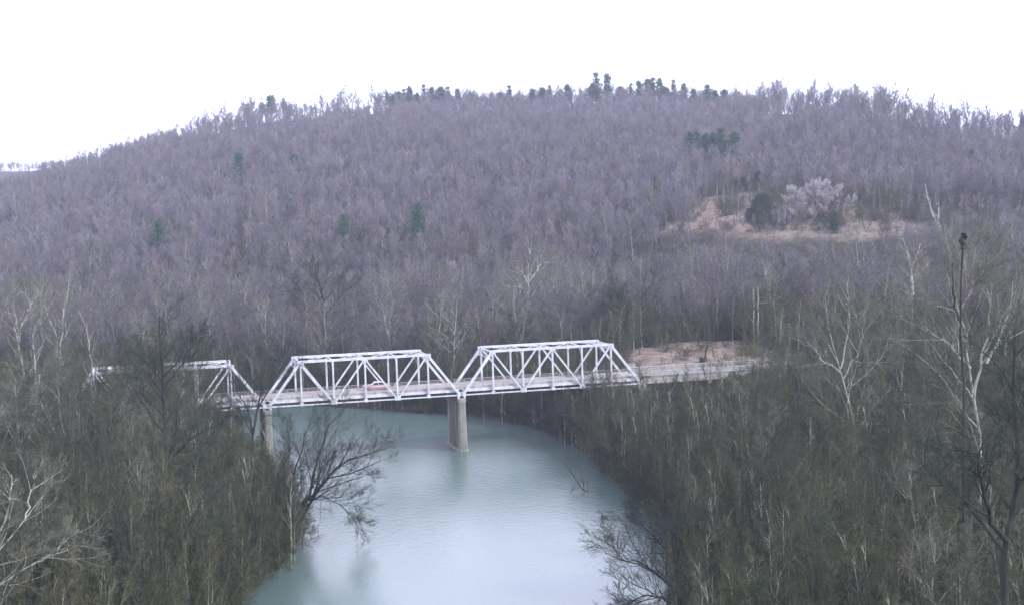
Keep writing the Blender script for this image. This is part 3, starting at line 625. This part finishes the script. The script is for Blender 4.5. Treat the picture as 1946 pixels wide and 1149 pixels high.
hero(1930, 1149, 92, [([(1915, 1220), (1905, 1040), (1925, 950), (1935, 850), (1925, 700), (1930, 640)], 2, 0.38, 0.08), ([(1915, 1030), (1880, 990), (1868, 940), (1862, 880), (1868, 840)], -2, 0.26, 0.05), ([(1930, 900), (1960, 840), (1975, 760)], 2, 0.2, 0.05)],
    'thick black trunk in the lower right corner, bending at the frame edge', seed=63, lim=10, lr=0.3)
hero(-30, 1130, 125, [([(-60, 1150), (0, 1110), (80, 1060), (120, 1030), (150, 1005)], 3, 0.2, 0.05), ([(60, 1075), (110, 1050), (140, 1035)], -2, 0.1, 0.04)],
    'pale trunk leaning far right across the lower left corner, the lower one', mats=('pbark', 'ptwig'), seed=64, lim=8, lr=0.3, nb=(5, 5, 4))
hero(-30, 1060, 130, [([(-40, 1080), (10, 1035), (48, 985), (75, 950), (98, 920)], 3, 0.2, 0.05), ([(48, 985), (60, 940), (62, 900)], 2, 0.1, 0.04)],
    'pale trunk leaning right in the lower left corner, the upper one', mats=('pbark', 'ptwig'), seed=65, lim=8, lr=0.3, nb=(5, 5, 4))
hero(-10, 1000, 135, [([(-25, 1050), (5, 1000), (18, 955), (22, 900)], 3, 0.17, 0.05)],
    'short pale stem at the very left edge above the leaning trunks', mats=('pbark', 'ptwig'), seed=66, lim=8, lr=0.3, nb=(5, 5, 4))
hero(1340, 1210, 160, [([(1340, 1230), (1290, 1130), (1240, 1080), (1180, 1060), (1150, 1050)], -3, 0.3, 0.05), ([(1310, 1160), (1290, 1080), (1250, 1020), (1210, 990)], 3, 0.24, 0.05), ([(1300, 1150), (1240, 1130), (1190, 1140)], -2, 0.2, 0.05), ([(1320, 1190), (1330, 1090), (1310, 1010)], 3, 0.24, 0.05)],
    'dark tree spreading low over the water at the lower right bank', seed=67, lim=13, lr=0.42, nb=(8, 6, 4), rmin=(0.03, 0.018, 0.013))
hero(1770, 430, 585, [([(1785, 438), (1772, 405), (1763, 380), (1758, 350)], 2, 0.4, 0.12), ([(1786, 438), (1784, 410), (1783, 385)], 1, 0.3, 0.12)],
    'white crooked snag on the hillside right of the clearing', mats=('pbark', 'ptwig'), seed=68, lim=4, lr=0.2, nb=(3, 3), rmin=(0.06, 0.05), base=tuple(hit(1785, 441)), name='dead_tree')
hero(1730, 540, 330, [([(1735, 560), (1730, 500), (1722, 470), (1710, 445)], 2, 0.3, 0.08), ([(1732, 510), (1745, 480), (1752, 460)], 1, 0.2, 0.07), ([(1733, 530), (1755, 512), (1765, 500)], 1, 0.15, 0.05), ([(1733, 530), (1712, 510), (1705, 500)], 1, 0.15, 0.05)],
    'pale tree with spread arms below the white hillside snag', mats=('pbark', 'ptwig'), seed=69, lim=8, lr=0.3, nb=(5, 5, 3), rmin=(0.04, 0.03, 0.026))
for i, (pa, pb, Y, lb) in enumerate([(1433, 1450, 326, 'left one of two thin white trunks beside the utility pole'), (1441, 1440, 322, 'right one of two thin white trunks beside the utility pole')]):
    hero(pa, 690, Y, [([(pa, 690), (pa-1, 640), (pa+1, 590), (pa-1, 545)], 1, 0.16, 0.06)], lb, mats=('pbark', 'ptwig'), seed=70+i, lim=6, lr=0.16, nb=(4, 3), rmin=(0.03, 0.03), base=tuple(ground(pa, Y)))
hero(1110, 870, 272, [([(1112, 880), (1100, 830), (1085, 790), (1066, 750)], 2, 0.2, 0.05), ([(1100, 830), (1112, 790), (1120, 755)], -2, 0.12, 0.04)],
    'dark slanted tree on the right bank below the right truss', seed=81, lim=9, lr=0.3)
hero(1175, 905, 243, [([(1190, 915), (1160, 880), (1125, 860), (1100, 858)], -2, 0.16, 0.04), ([(1185, 910), (1160, 850), (1140, 820)], 2, 0.14, 0.04)],
    'low brownish tree leaning left over the water above the drowned snag', seed=82, lim=10, lr=0.42, mats=('bark', 'twig'))
hero(1230, 990, 212, [([(1245, 1000), (1205, 975), (1185, 985), (1165, 1000)], -2, 0.13, 0.04), ([(1240, 995), (1215, 950), (1200, 920)], 2, 0.14, 0.04)],
    'low grey tree reaching over the water below the drowned snag', seed=83, lim=10, lr=0.42, mats=('bark', 'twig'))
# pale round tree beside the hill clearing
pq = hit(1540, 418)
cl = tree_meshes('clump', 80, H=13, stems=6, sprd=0.32, r0=0.42, limbs=8, f0=0.35, lr=0.42, nb=(8, 8, 5), rmin=(0.09, 0.075, 0.07), mats=('dome', 'dome'), trop=0.12, seg=(6, 5, 3, 2), sides=(6, 4, 3, 3))
for i, (a, b_) in enumerate([(1520, 0.95), (1548, 1.1), (1574, 1.0)]):
    q = hit(a, 413+i*1); tree(None, q, b_*1.0, i*2.0, ['left', 'middle', 'right'][i]+' one of three pale domed trees in the hill clearing', meshes=cl+(0,), group='pale domed trees in the clearing')
    OCC.append((q.x, q.y))

# ------- evergreens
def needles(rng, C, size, per, flat=0.5):
    """many small leaf faces around the clump centres C"""
    k = len(C)*per; c = np.repeat(C, per, 0)+rng.normal(0, 1, (k, 3))*np.array([size*1.4, size*1.4, size*1.4*flat])
    a = nrm(rng.normal(size=(k, 3)))*size*0.55; b_ = nrm(rng.normal(size=(k, 3)))*size*0.4
    V = np.stack([c-a, c+b_, c+a, c-b_], 1).reshape(-1, 3); return V, np.arange(k*4).reshape(-1, 4)
def pine_meshes(name, seed, H=16, rad=3.2, bare=0.45, mt='needle', power=0.7, n=170, size=0.55, round_=False):
    rng = np.random.default_rng(seed)
    pts, rd = grow(rng, np.array([[0, 0, -0.4]]), np.array([[0, 0, 1.]]), np.array([H]), np.array([0.24]), 8, 0.02, 0.05, 0.2)
    h = bare+(1-bare)*(np.round(rng.uniform(0, 1, n)**0.9*9)/9+rng.normal(0, 0.02, n)) if not round_ else bare+(1-bare)*rng.uniform(0, 1, n)**0.9; h = np.clip(h, bare, 1)
    if round_: rr_ = rad*np.sqrt(np.clip(1-((h-bare)/(1-bare)*2-0.85)**2/1.35, 0.02, 1))
    else: rr_ = rad*(1-(h-bare)/(1-bare))**power*(0.65+0.35*np.sin(h*37+seed))+0.25
    a = rng.uniform(0, 6.283, n); q = np.sqrt(rng.uniform(0.25, 1, n))
    C = np.stack([np.cos(a)*rr_*q, np.sin(a)*rr_*q, h*H+0.25*q*rr_*0.3], 1)
    V, F = needles(rng, C, size, 16)
    st = np.stack([np.zeros(n), np.zeros(n), C[:, 2]-0.3*rr_], 1); bp_ = np.stack([st, (st+C)/2, C], 1); br = np.tile(np.array([[0.05, 0.04, 0.03]]), (n, 1))
    W_, G = tubes([(pts, rd, 6), (bp_, br, 3)])
    return mesh_np(name+'_trunk', W_, G, M['dbark'], True), mesh_np(name+'_crown', V, F, M[mt]), H
T['pine0'] = pine_meshes('pine', 1, H=16, rad=3.4, bare=0.35, power=0.9, n=110, size=0.6); T['pine1'] = pine_meshes('pine', 2, H=17, rad=3.0, bare=0.45, power=0.75, n=85, size=0.55); T['pine2'] = pine_meshes('pine', 3, H=14, rad=4.2, bare=0.3, power=0.6, n=130, size=0.62)
T['cedar'] = pine_meshes('cedar', 4, H=10, rad=4.3, bare=0.06, mt='cedar', n=420, size=0.5, round_=True)
T['small_cedar'] = pine_meshes('cedar', 5, H=5, rad=1.6, bare=0.05, mt='cedar', n=90, size=0.4)
q = hit(1449, 420); OCC.append((q.x, q.y)); tree('cedar', q, 0.92, 0, 'round very dark green cedar beside the cabin in the hill clearing', name='cedar_tree')
q = hit(1427, 424); tree('cedar', q, 0.5, 1, 'smaller dark cedar against the left foot of the round cedar', name='cedar_tree'); OCC.append((q.x, q.y))
q = hit(1586, 445); tree('small_cedar', q, 1.0, 1, 'little dark green cedar at the lower edge of the clearing', name='cedar_tree')
q = hit(1586, 425); tree('small_cedar', q, 0.75, 2, 'thin dark cedar standing right of the pale domed trees', name='cedar_tree')
ordn = ['leftmost', 'second', 'third', 'fourth', 'fifth', 'sixth', 'seventh', 'eighth', 'ninth', 'tenth', 'eleventh', 'twelfth', 'thirteenth', 'fourteenth', 'fifteenth', 'sixteenth', 'seventeenth', 'eighteenth', 'nineteenth', 'twentieth']
def od(i): return 'leftmost' if i == 0 else ordn[i]+' from left'
for i, (a, b_) in enumerate([(1312, 318), (1326, 314), (1341, 322), (1356, 316), (1370, 322), (1384, 317), (1397, 322)]):
    q = hit(a, b_+6); OCC.append((q.x, q.y)); tree(['pine0', 'pine1', 'pine2'][i % 3], q, [1.05, 0.95, 1.2, 1.0, 1.15, 0.95, 1.1][i], None, f'green pine, {od(i)} in the pine clump above the hill clearing', 'pines above the hill clearing', name='pine_tree')
for i, (a, b_) in enumerate([(1398, 361), (1412, 362), (1427, 361), (1442, 360)]):
    q = hit(a, b_); tree('small_cedar', q, [0.7, 1.1, 0.8, 1.3][i], None, f'low dark evergreen, {od(i)} in the row along the clearing top edge', 'evergreens along the clearing', name='cedar_tree'); OCC.append((q.x, q.y))
for a, b_, s_, lb in [(456, 358, 0.8, 'lone dark pine high on the left hillside'), (560, 345, 0.7, 'faint green pine right of the lone left hillside pine'), (795, 492, 1.0, 'green pine at the hill foot above the middle truss right half'), (655, 492, 0.8, 'green pine at the hill foot above the middle truss left half'),
                      (303, 505, 0.8, 'dark pine at the left hill foot, above the left truss'), (1845, 335, 0.6, 'small dark pine high on the right hillside'), (553, 412, 0.6, 'faint pine halfway down the left hillside')]:
    q = hit(a, b_); tree('pine0' if s_ > 0.7 else 'pine2', q, s_*1.3, None, lb, name='pine_tree'); OCC.append((q.x, q.y))
sk = [(471, .7), (497, .7), (513, 1.1), (735, .75), (746, .7), (757, .85), (768, .8), (779, .95), (792, .85), (806, .9), (820, .85), (838, 1.05), (852, .9), (870, .8), (950, .8), (968, .9), (1012, .8), (1031, 1.0), (1045, .85), (1078, .9), (1127, 1.05), (1133, 1.25), (1155, 1.2), (1178, .9), (1200, .85), (1215, 1.0), (1232, 1.15), (1242, 1.0), (1254, 1.05), (1266, .9), (1280, .95), (1300, .9), (1318, .85), (1345, .9), (1360, .8), (1377, .85)]
for i, (a, s_) in enumerate(sk):
    u = (a-CX)/FPX+0.0; R_ = float(np.interp(u, U_K, R_K)); Y = R_-8-(i*7 % 30); q = ground(a, Y, 190); OCC.append((q.x, q.y))
    side = i < 19; k_ = i if side else i-19
    lb = f'{["pine", "dark pine"][0]} on the skyline, {od(k_)} along the {"left" if side else "right"} half of the ridge'
    tree(['pine1', 'pine0', 'pine2'][i % 3], q, s_*1.25, None, lb, 'pines along the ridge', name='pine_tree')

# ------- bare trees told apart one by one, and copied from the kinds above
NK = [('n0', 3), ('n1', 3), ('n2', 3), ('n3', 3), ('n4', 2), ('d0', 1.6), ('d1', 1.2), ('p0', 0.7), ('p1', 0.6), ('p2', 0.7)]
MK = [('m0', 3), ('m1', 3), ('m2', 3), ('md', 1.6), ('mp', 0.8), ('mq', 0.7)]
notwater = lambda x, y: True
scatter(26, U(-120), U(440), 105, 175, NK, 'front of the left thicket', 4.0, (11, 16), 3)
scatter(40, U(-120), U(500), 175, 245, NK, 'middle of the left thicket', 4.2, (13, 19), 4)
scatter(24, U(40), U(365), 222, 256, NK, 'ground just before the left truss', 3.4, (17, 20.5), 4)
scatter(8, U(-100), U(330), 275, 320, MK, 'ground behind the left truss', 5, (12, 17), 3)
scatter(42, U(1330), U(2060), 85, 150, NK, 'front of the right thicket', 3.4, (11, 16), 7)
scatter(46, U(1290), U(2060), 150, 215, NK, 'middle of the right thicket', 3.8, (12, 17), 6)
scatter(34, U(1200), U(2060), 215, 275, NK, 'back of the right thicket', 4.2, (10, 15), 6)
scatter(3, U(1075), U(1200), 246, 270, [('d1', 1), ('m0', 2), ('m1', 2), ('n3', 1)], 'bank below the right truss end', 3.5, (9, 12), 2)
scatter(36, U(600), U(1250), 335, 400, MK, 'far bank behind the bridge', 5, (12, 17), 5, extra=lambda x, y: float(polydist(np.array([x]), np.array([y]), GRS)[0]) > 3)
scatter(12, U(1480), U(2050), 330, 400, MK, 'woods beyond the right road', 6, (13, 18), 5)
print('individual trees', len(PLACED))

# labels by row and place
def screen_u(o): return o.location.x/o.location.y
areas = {}
for r, a, lk_ in PLACED: areas.setdefault((a, lk_), []).append(r)
ROWN = ['nearest', 'second', 'third', 'fourth', 'fifth']
for (a, lk_), L_ in areas.items():
    L_.sort(key=lambda o: o.location.y); nr = max(1, math.ceil(len(L_)/12)); per = math.ceil(len(L_)/nr)
    for k in range(nr):
        row = sorted(L_[k*per:(k+1)*per], key=screen_u)
        for i, o in enumerate(row):
            rw = f'{ROWN[k]} row' if nr > 1 else 'row'
            o['label'] = f'{lk_} bare tree, {od(i)} in the {rw} of {lk_} trees, {a}'.replace(f' of {lk_} trees,', ',') if nr > 1 else f'{lk_} bare tree, {od(i)} of the {lk_} ones, {a}'
            o['group'] = f'{lk_} bare trees, {a}'

# ------------------------------------------------------------------ things in the wood and on the banks
def limb_mesh(name, paths, mt, seed=3, lim=6, nb=(4, 3), lr=0.3, rmin=(0.03, 0.02)):
    a, b_ = tree_meshes(name, seed, paths=paths, limbs=lim, mats=mt, nb=nb, lr=lr, rmin=rmin, f0=0.2); return a, b_
def fallen(base, pts, label, mt, seed, name='fallen_tree', lim=6, lr=0.3, nb=(4, 3)):
    b0 = Vector(base); a, b_ = limb_mesh(name, [([tuple(Vector(p)-b0) for p in q], ra, rb) for q, ra, rb in pts], mt, seed, lim, nb, lr)
    r = empty(name, b0, label, 'fallen tree'); link(bpy.data.objects.new('trunk', a), r); link(bpy.data.objects.new('branches', b_), r)
w0 = at(1212, 958, 227); w0.z = 0.5
fallen(w0, [([w0, at(1175, 950, 229), at(1135, 940, 231), at(1115, 938, 231), at(1095, 915, 232), at(1080, 890, 233), at(1066, 868, 234)], 0.22, 0.06), ([at(1110, 936, 231), at(1105, 905, 232)], 0.08, 0.03), ([at(1082, 940, 230), at(1092, 925, 231)], 0.06, 0.05)], 'dark drowned snag reaching from the right bank into the river', ('dbark', 'dtwig'), 91, lim=4, lr=0.16)
w1 = at(1252, 965, 226); w1.z = hz(w1.x, w1.y)
fallen(w1, [([at(1197, 962, 228), at(1190, 950, 228.3), at(1184, 932, 228.6)], 0.14, 0.06)], 'short white upright snag on the right bank edge', ('pbark', 'ptwig'), 92, 'tree_snag', lim=2, lr=0.15)
w2 = at(945, 772, 326); w2.z = max(hz(w2.x, w2.y), 0.3)
fallen(w2, [([at(932, 776, 326), at(944, 771, 326), at(955, 766, 326)], 0.26, 0.1), ([at(948, 772, 326), at(954, 760, 326)], 0.12, 0.06), ([at(955, 768, 326), at(958, 777, 326)], 0.12, 0.08)], 'white driftwood on the far bank right of the river pier', ('rock', 'rock'), 93, 'driftwood', lim=2, lr=0.2, nb=(2, 2))
w3 = at(1150, 925, 236); w3.z = 0.2
fallen(w3, [([at(1128, 926, 236), at(1150, 927, 236)], 0.14, 0.08)], 'short pale log floating above the drowned snag', ('pbark', 'ptwig'), 94, 'floating_log', lim=1, lr=0.1, nb=(1, 1))
# overgrown slanted post beside the road
pg = ground(1334, 312); pg = bw(S_R+20, TW+5.5); pg.z = hz(pg.x, pg.y)
for _q in range(40):
    pass
def snag_post():
    p = hit(1334, 690); r = empty('broken_post', p, 'dark leaning broken trunk with a squat stump on the grassy bank', 'stump')
    m = MB(); k = p.y/FPX
    ring = lambda x, z, rad: [(x+rad*math.cos(a*math.pi/4), rad*math.sin(a*math.pi/4), z) for a in range(8)]
    m.loft([ring(0.1, -0.3, 0.55), ring(0.05, 0.9, 0.6), ring(-0.1, 1.2, 0.4)]); m.build('stump', M['dbark'], r)
    m = MB(); m.loft([ring(0.45, 0.3, 0.2), ring(1.0, 2.6, 0.16), ring(1.5, 4.6, 0.10)]); m.build('leaning_trunk', M['dbark'], r)
snag_post()
def utility_pole(p, label, H_=12):
    r = empty('utility_pole', p, label, 'utility pole', rz=TH)
    rg = lambda z, rad: [(rad*math.cos(a*math.pi/5), rad*math.sin(a*math.pi/5), z) for a in range(10)]
    MB().loft([rg(-0.5, 0.19), rg(H_, 0.12)]).build('pole', M['pole'], r)
    MB().box((0, -0.16, H_-0.6), (2.4, 0.12, 0.14)).build('crossarm', M['board'], r)
    for x in (-1.05, -0.4, 0.4, 1.05): MB().loft([[(x+0.05*math.cos(a), -0.16+0.05*math.sin(a), z) for a in np.arange(8)*0.785] for z in (H_-0.53, H_-0.36)]).build('insulator', M['glass'], r)
utility_pole(ground(1449, 312), 'dark wooden utility pole with a crossarm beside two white trunks', 11.8)
# cabin in the clearing
def cabin():
    q = hit(1482, 424); r = empty('cabin', q, 'weathered grey cabin half hidden right of the round cedar', 'cabin', rz=0.12)
    w_, d__, h_ = 6.4, 4.6, 2.7
    MB().box((0, 0, h_/2-0.3), (w_, d__, h_+0.6)).build('wall', M['board'], r)
    m = MB(); e_ = 0.35
    m.add([(-w_/2-e_, -d__/2-e_, h_-0.1), (w_/2+e_, -d__/2-e_, h_-0.1), (w_/2+e_, 0, h_+1.9), (-w_/2-e_, 0, h_+1.9), (-w_/2-e_, d__/2+e_, h_-0.1), (w_/2+e_, d__/2+e_, h_-0.1)],
          [(0, 1, 2, 3), (3, 2, 5, 4), (1, 5, 2), (0, 3, 4), (0, 4, 5, 1)])
    m.build('roof', M['roof'], r)
    MB().box((1.5, -d__/2-0.03, 1.0), (0.95, 0.06, 2.0)).build('door', M['dark'], r)
    for x in (-1.4,): 
        w1_ = MB().box((x, -d__/2-0.03, 1.5), (0.8, 0.05, 0.9)).build('window', M['dark'], r)
        MB().box((x, -d__/2-0.05, 1.0), (1.0, 0.1, 0.08)).build('sill', M['board'], w1_)
    MB().box((w_/2+0.45, 0, 2.3), (0.85, 0.9, 5.2)).box((w_/2+0.45, 0, 4.95), (1.0, 1.05, 0.14)).build('chimney', M['rock'], r)
cabin()

# ------------------------------------------------------------------ scattered stuff: the far wood and the undergrowth (geometry nodes on points)
def instancer(name, pts, scl, rot, idx, sources, label=None):
    col = bpy.data.collections.new(name+'_kinds')
    for i, (nm, me) in enumerate(sources):
        col.objects.link(bpy.data.objects.new(f'{nm}_{i:02d}', me))
    me = bpy.data.meshes.new(name); me.vertices.add(len(pts)); me.vertices.foreach_set('co', np.asarray(pts, np.float32).ravel())
    for an, ty, v in (('sc', 'FLOAT', scl), ('rz', 'FLOAT', rot), ('ix', 'INT', idx)):
        a = me.attributes.new(an, ty, 'POINT'); a.data.foreach_set('value', np.asarray(v, np.float32 if ty == 'FLOAT' else np.int32))
    o = tag(link(bpy.data.objects.new(name, me)), kind='stuff')
    g = bpy.data.node_groups.new(name+'_nodes', 'GeometryNodeTree')
    g.interface.new_socket('Geometry', in_out='INPUT', socket_type='NodeSocketGeometry'); g.interface.new_socket('Geometry', in_out='OUTPUT', socket_type='NodeSocketGeometry')
    gi, go = g.nodes.new('NodeGroupInput'), g.nodes.new('NodeGroupOutput')
    ci = g.nodes.new('GeometryNodeCollectionInfo'); ci.inputs['Collection'].default_value = col; ci.inputs['Separate Children'].default_value = True; ci.inputs['Reset Children'].default_value = True
    ip = g.nodes.new('GeometryNodeInstanceOnPoints'); ip.inputs['Pick Instance'].default_value = True
    def na(n_, ty): a = g.nodes.new('GeometryNodeInputNamedAttribute'); a.data_type = ty; a.inputs[0].default_value = n_; return a.outputs[0]
    cb = g.nodes.new('ShaderNodeCombineXYZ'); L = g.links.new
    L(na('rz', 'FLOAT'), cb.inputs[2]); L(cb.outputs[0], ip.inputs['Rotation']); L(na('sc', 'FLOAT'), ip.inputs['Scale']); L(na('ix', 'INT'), ip.inputs['Instance Index'])
    L(gi.outputs[0], ip.inputs['Points']); L(ci.outputs[0], ip.inputs['Instance']); L(ip.outputs[0], go.inputs[0])
    md = o.modifiers.new('scatter', 'NODES'); md.node_group = g
    return o
def joined(k, kw, H):
    a, b_ = tree_meshes(k, H=H, **kw)
    V = np.zeros(len(a.vertices)*3, np.float32); a.vertices.foreach_get('co', V); F = np.zeros(len(a.loops), np.int32); a.loops.foreach_get('vertex_index', F)
    W_ = np.zeros(len(b_.vertices)*3, np.float32); b_.vertices.foreach_get('co', W_); G = np.zeros(len(b_.loops), np.int32); b_.loops.foreach_get('vertex_index', G)
    me = mesh_np(k, np.concatenate([V.reshape(-1, 3), W_.reshape(-1, 3)]), np.concatenate([F.reshape(-1, 4), G.reshape(-1, 4)+len(a.vertices)]), None)
    me.materials.append(a.materials[0]); me.materials.append(b_.materials[0])
    mi = np.zeros(len(me.polygons), np.int32); mi[len(F)//4:] = 1; me.polygons.foreach_set('material_index', mi); return me
far = dict(trop=0.13, nb=(5, 5), rmin=(0.055, 0.042), sides=(5, 3, 3, 3), seg=(5, 3, 2, 2))
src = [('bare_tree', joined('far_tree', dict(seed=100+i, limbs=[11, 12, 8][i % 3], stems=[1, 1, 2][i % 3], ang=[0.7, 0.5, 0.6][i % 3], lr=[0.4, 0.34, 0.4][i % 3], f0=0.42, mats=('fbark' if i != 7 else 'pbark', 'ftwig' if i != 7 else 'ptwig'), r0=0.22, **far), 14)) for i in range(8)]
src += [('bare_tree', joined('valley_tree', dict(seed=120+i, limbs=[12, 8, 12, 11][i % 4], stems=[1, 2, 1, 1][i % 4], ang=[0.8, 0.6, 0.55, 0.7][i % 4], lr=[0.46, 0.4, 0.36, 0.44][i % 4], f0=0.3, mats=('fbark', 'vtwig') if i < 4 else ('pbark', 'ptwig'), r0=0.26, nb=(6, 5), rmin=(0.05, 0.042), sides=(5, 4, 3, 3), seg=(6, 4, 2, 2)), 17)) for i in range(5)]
rg = np.random.default_rng(9)
yy = np.sqrt(rg.uniform(335**2, 1150**2, 46000)); uu = rg.uniform(-0.50, 0.52, 46000); xx = uu*yy+rg.uniform(-90, 90, 46000)*(yy < 700)
yy = np.r_[yy, rg.uniform(1890, 2070, 3500)]; xx = np.r_[xx, rg.uniform(-1000, -380, 3500)]
R_ = np.interp(xx/yy, U_K, R_K); keep = (yy < R_+45) | (yy > 1700)
keep &= rg.uniform(0, 1, len(yy)) < np.clip((700/yy)**1.1, 0.5, 1.0)*0.92
keep &= polydist(xx, yy, RIV) > 4
keep &= (polydist(xx, yy, CLR) > 1+6*rg.uniform(0, 1, len(yy))**3); keep &= polydist(xx, yy, GRS) > 3
s_ = (xx-BX)*AX[0]+(yy-BY)*AX[1]; t_ = (xx-BX)*TR[0]+(yy-BY)*TR[1]
keep &= ~((t_ > -6) & (t_ < TW+6) & (np.abs(s_) < 330))
xx, yy = xx[keep], yy[keep]; zz = Hgt(xx, yy)
occ = np.array(OCC); cell = set((int(a//5), int(b//5)) for a, b in occ)
k2 = np.array([(int(a//5), int(b//5)) not in cell for a, b in zip(xx, yy)]); xx, yy, zz = xx[k2], yy[k2], zz[k2]

pch = np.clip(0.5+0.5*wob(xx, yy, 90, 8), 0, 1)
ix = rg.integers(0, 8, len(xx)); ix = np.where((ix == 7) & (rg.uniform(0, 1, len(xx)) < 0.5), rg.integers(0, 7, len(xx)), ix)
vl = yy < np.interp(xx/yy, U_K, B_K)+60*rg.normal(0.1, 0.9, len(xx)); ix = np.where(vl, np.where(rg.uniform(0, 1, len(xx)) < 0.15, 12, 8+rg.integers(0, 4, len(xx))), ix)
rdg = sst((yy-np.interp(xx/yy, U_K, R_K)+60)/50); cd = polydist(xx, yy, CLR); cm = np.array(CLR)[:, 1].mean()
scl = rg.uniform(0.55, 1.08, len(xx))*np.where(yy > 480, 0.92, 1.0)*(0.9+0.2*pch)*(1+rdg*rg.uniform(0, 1, len(xx))*np.interp(CX+FPX*xx/yy, [250, 420, 700, 800, 1380, 1480, 1900], [0.3, 1.0, 1.0, 0.4, 0.4, 1.1, 0.9]))*np.where((cd < 45) & (yy < cm-10), 0.5, 1.0)
pxx = CX+FPX*xx/yy; thin = np.interp(pxx, [150, 420, 700, 780, 1380, 1480, 1900], [0.3, 0.75, 0.7, 0.15, 0.15, 0.72, 0.6])
k3 = rg.uniform(0, 1, len(xx)) > thin*rdg; k3 &= ~((cd < 12) & (yy < cm) & (rg.uniform(0, 1, len(xx)) < 0.7))
xx, yy, zz, ix, scl = xx[k3], yy[k3], zz[k3], ix[k3], scl[k3]
print('far wood', len(xx))
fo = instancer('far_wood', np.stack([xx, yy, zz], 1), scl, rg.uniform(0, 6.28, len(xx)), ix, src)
# undergrowth
sh = dict(nb=(5, 4), seg=(4, 3, 2, 2), sides=(4, 3, 3, 3))
bs = [('shrub', joined('shrub', dict(seed=200+i, stems=9, sprd=0.32, limbs=8, f0=0.12, ang=0.9, lr=0.55, trop=0.02, r0=0.05, rmin=(0.018, 0.014), mats=('brush', 'brush'), wander=0.2, **sh), 3.8)) for i in range(5)]
bs += [('sapling', joined('sapling', dict(seed=220+i, stems=[1, 2, 3, 1][i], sprd=0.14, limbs=10, f0=0.25, ang=0.5, lr=0.32, r0=0.09, rmin=(0.02, 0.016), mats=(['bark', 'bark', 'bark', 'pbark'][i], 'brush'), nb=(6, 5), seg=(6, 4, 2, 2), sides=(5, 3, 3, 3)), 8)) for i in range(4)]
cxy = np.array([hit(a, b)[:] for a, b in zip(rg.uniform(1240, 1750, 260), rg.uniform(372, 446, 260))])
yy = np.sqrt(rg.uniform(70**2, 420**2, 60000)); uu = rg.uniform(-0.45, 0.47, 60000); xx = uu*yy+rg.uniform(-45, 45, 60000)
keep = (polydist(xx, yy, RIV) > -0.3-2.2*rg.uniform(0, 1, len(yy))**4) & (rg.uniform(0, 1, len(yy)) < np.clip((170/yy)**0.8, 0.15, 0.9)*0.44+0.5*(polydist(xx, yy, RIV) < 9))
s_ = (xx-BX)*AX[0]+(yy-BY)*AX[1]; t_ = (xx-BX)*TR[0]+(yy-BY)*TR[1]
keep &= ~((t_ > -1) & (t_ < TW+1) & ((s_ > S_R+RAPP-4) | (s_ < S_L-LAPP+4)))
keep &= (polydist(xx, yy, GRS) > 0) | (rg.uniform(0, 1, len(yy)) < 0.14)
xx, yy = np.r_[xx[keep], cxy[:, 0]], np.r_[yy[keep], cxy[:, 1]]; zz = Hgt(xx, yy); print('shrubs', len(xx))
s_ = (xx-BX)*AX[0]+(yy-BY)*AX[1]; t_ = (xx-BX)*TR[0]+(yy-BY)*TR[1]
usc = rg.uniform(0.45, 1.6, len(xx))*np.where((t_ > -16) & (t_ < TW+4) & (s_ > S_R-6), 0.45, 1.0)*np.where((t_ > -34) & (t_ < 4) & (np.abs(s_-S_R) < 9), 0.5, 1.0)

instancer('undergrowth', np.stack([xx, yy, zz], 1), usc, rg.uniform(0, 6.28, len(xx)), np.where((rg.uniform(0, 1, len(xx)) < 0.25) & (polydist(xx, yy, RIV) > 3), 5+rg.integers(0, 4, len(xx)), rg.integers(0, 5, len(xx))), bs)

# ------------------------------------------------------------------ haze
hm = bpy.data.materials.new('haze'); hm.use_nodes = True; t = hm.node_tree; t.nodes.clear()
o_ = N(t, 'ShaderNodeOutputMaterial'); v_ = N(t, 'ShaderNodeVolumePrincipled')
v_.inputs['Color'].default_value = (0.76, 0.76, 1.0, 1); v_.inputs['Density'].default_value = 0.00020; v_.inputs['Anisotropy'].default_value = 0.0
t.links.new(v_.outputs[0], o_.inputs['Volume'])
zlo, zhi = float(ZZ.min())-1.0, 175.0
h = MB().box((0, 1950, (zlo+zhi)/2), (5400, 4700, zhi-zlo)).build('haze', hm); tag(h, kind='stuff')
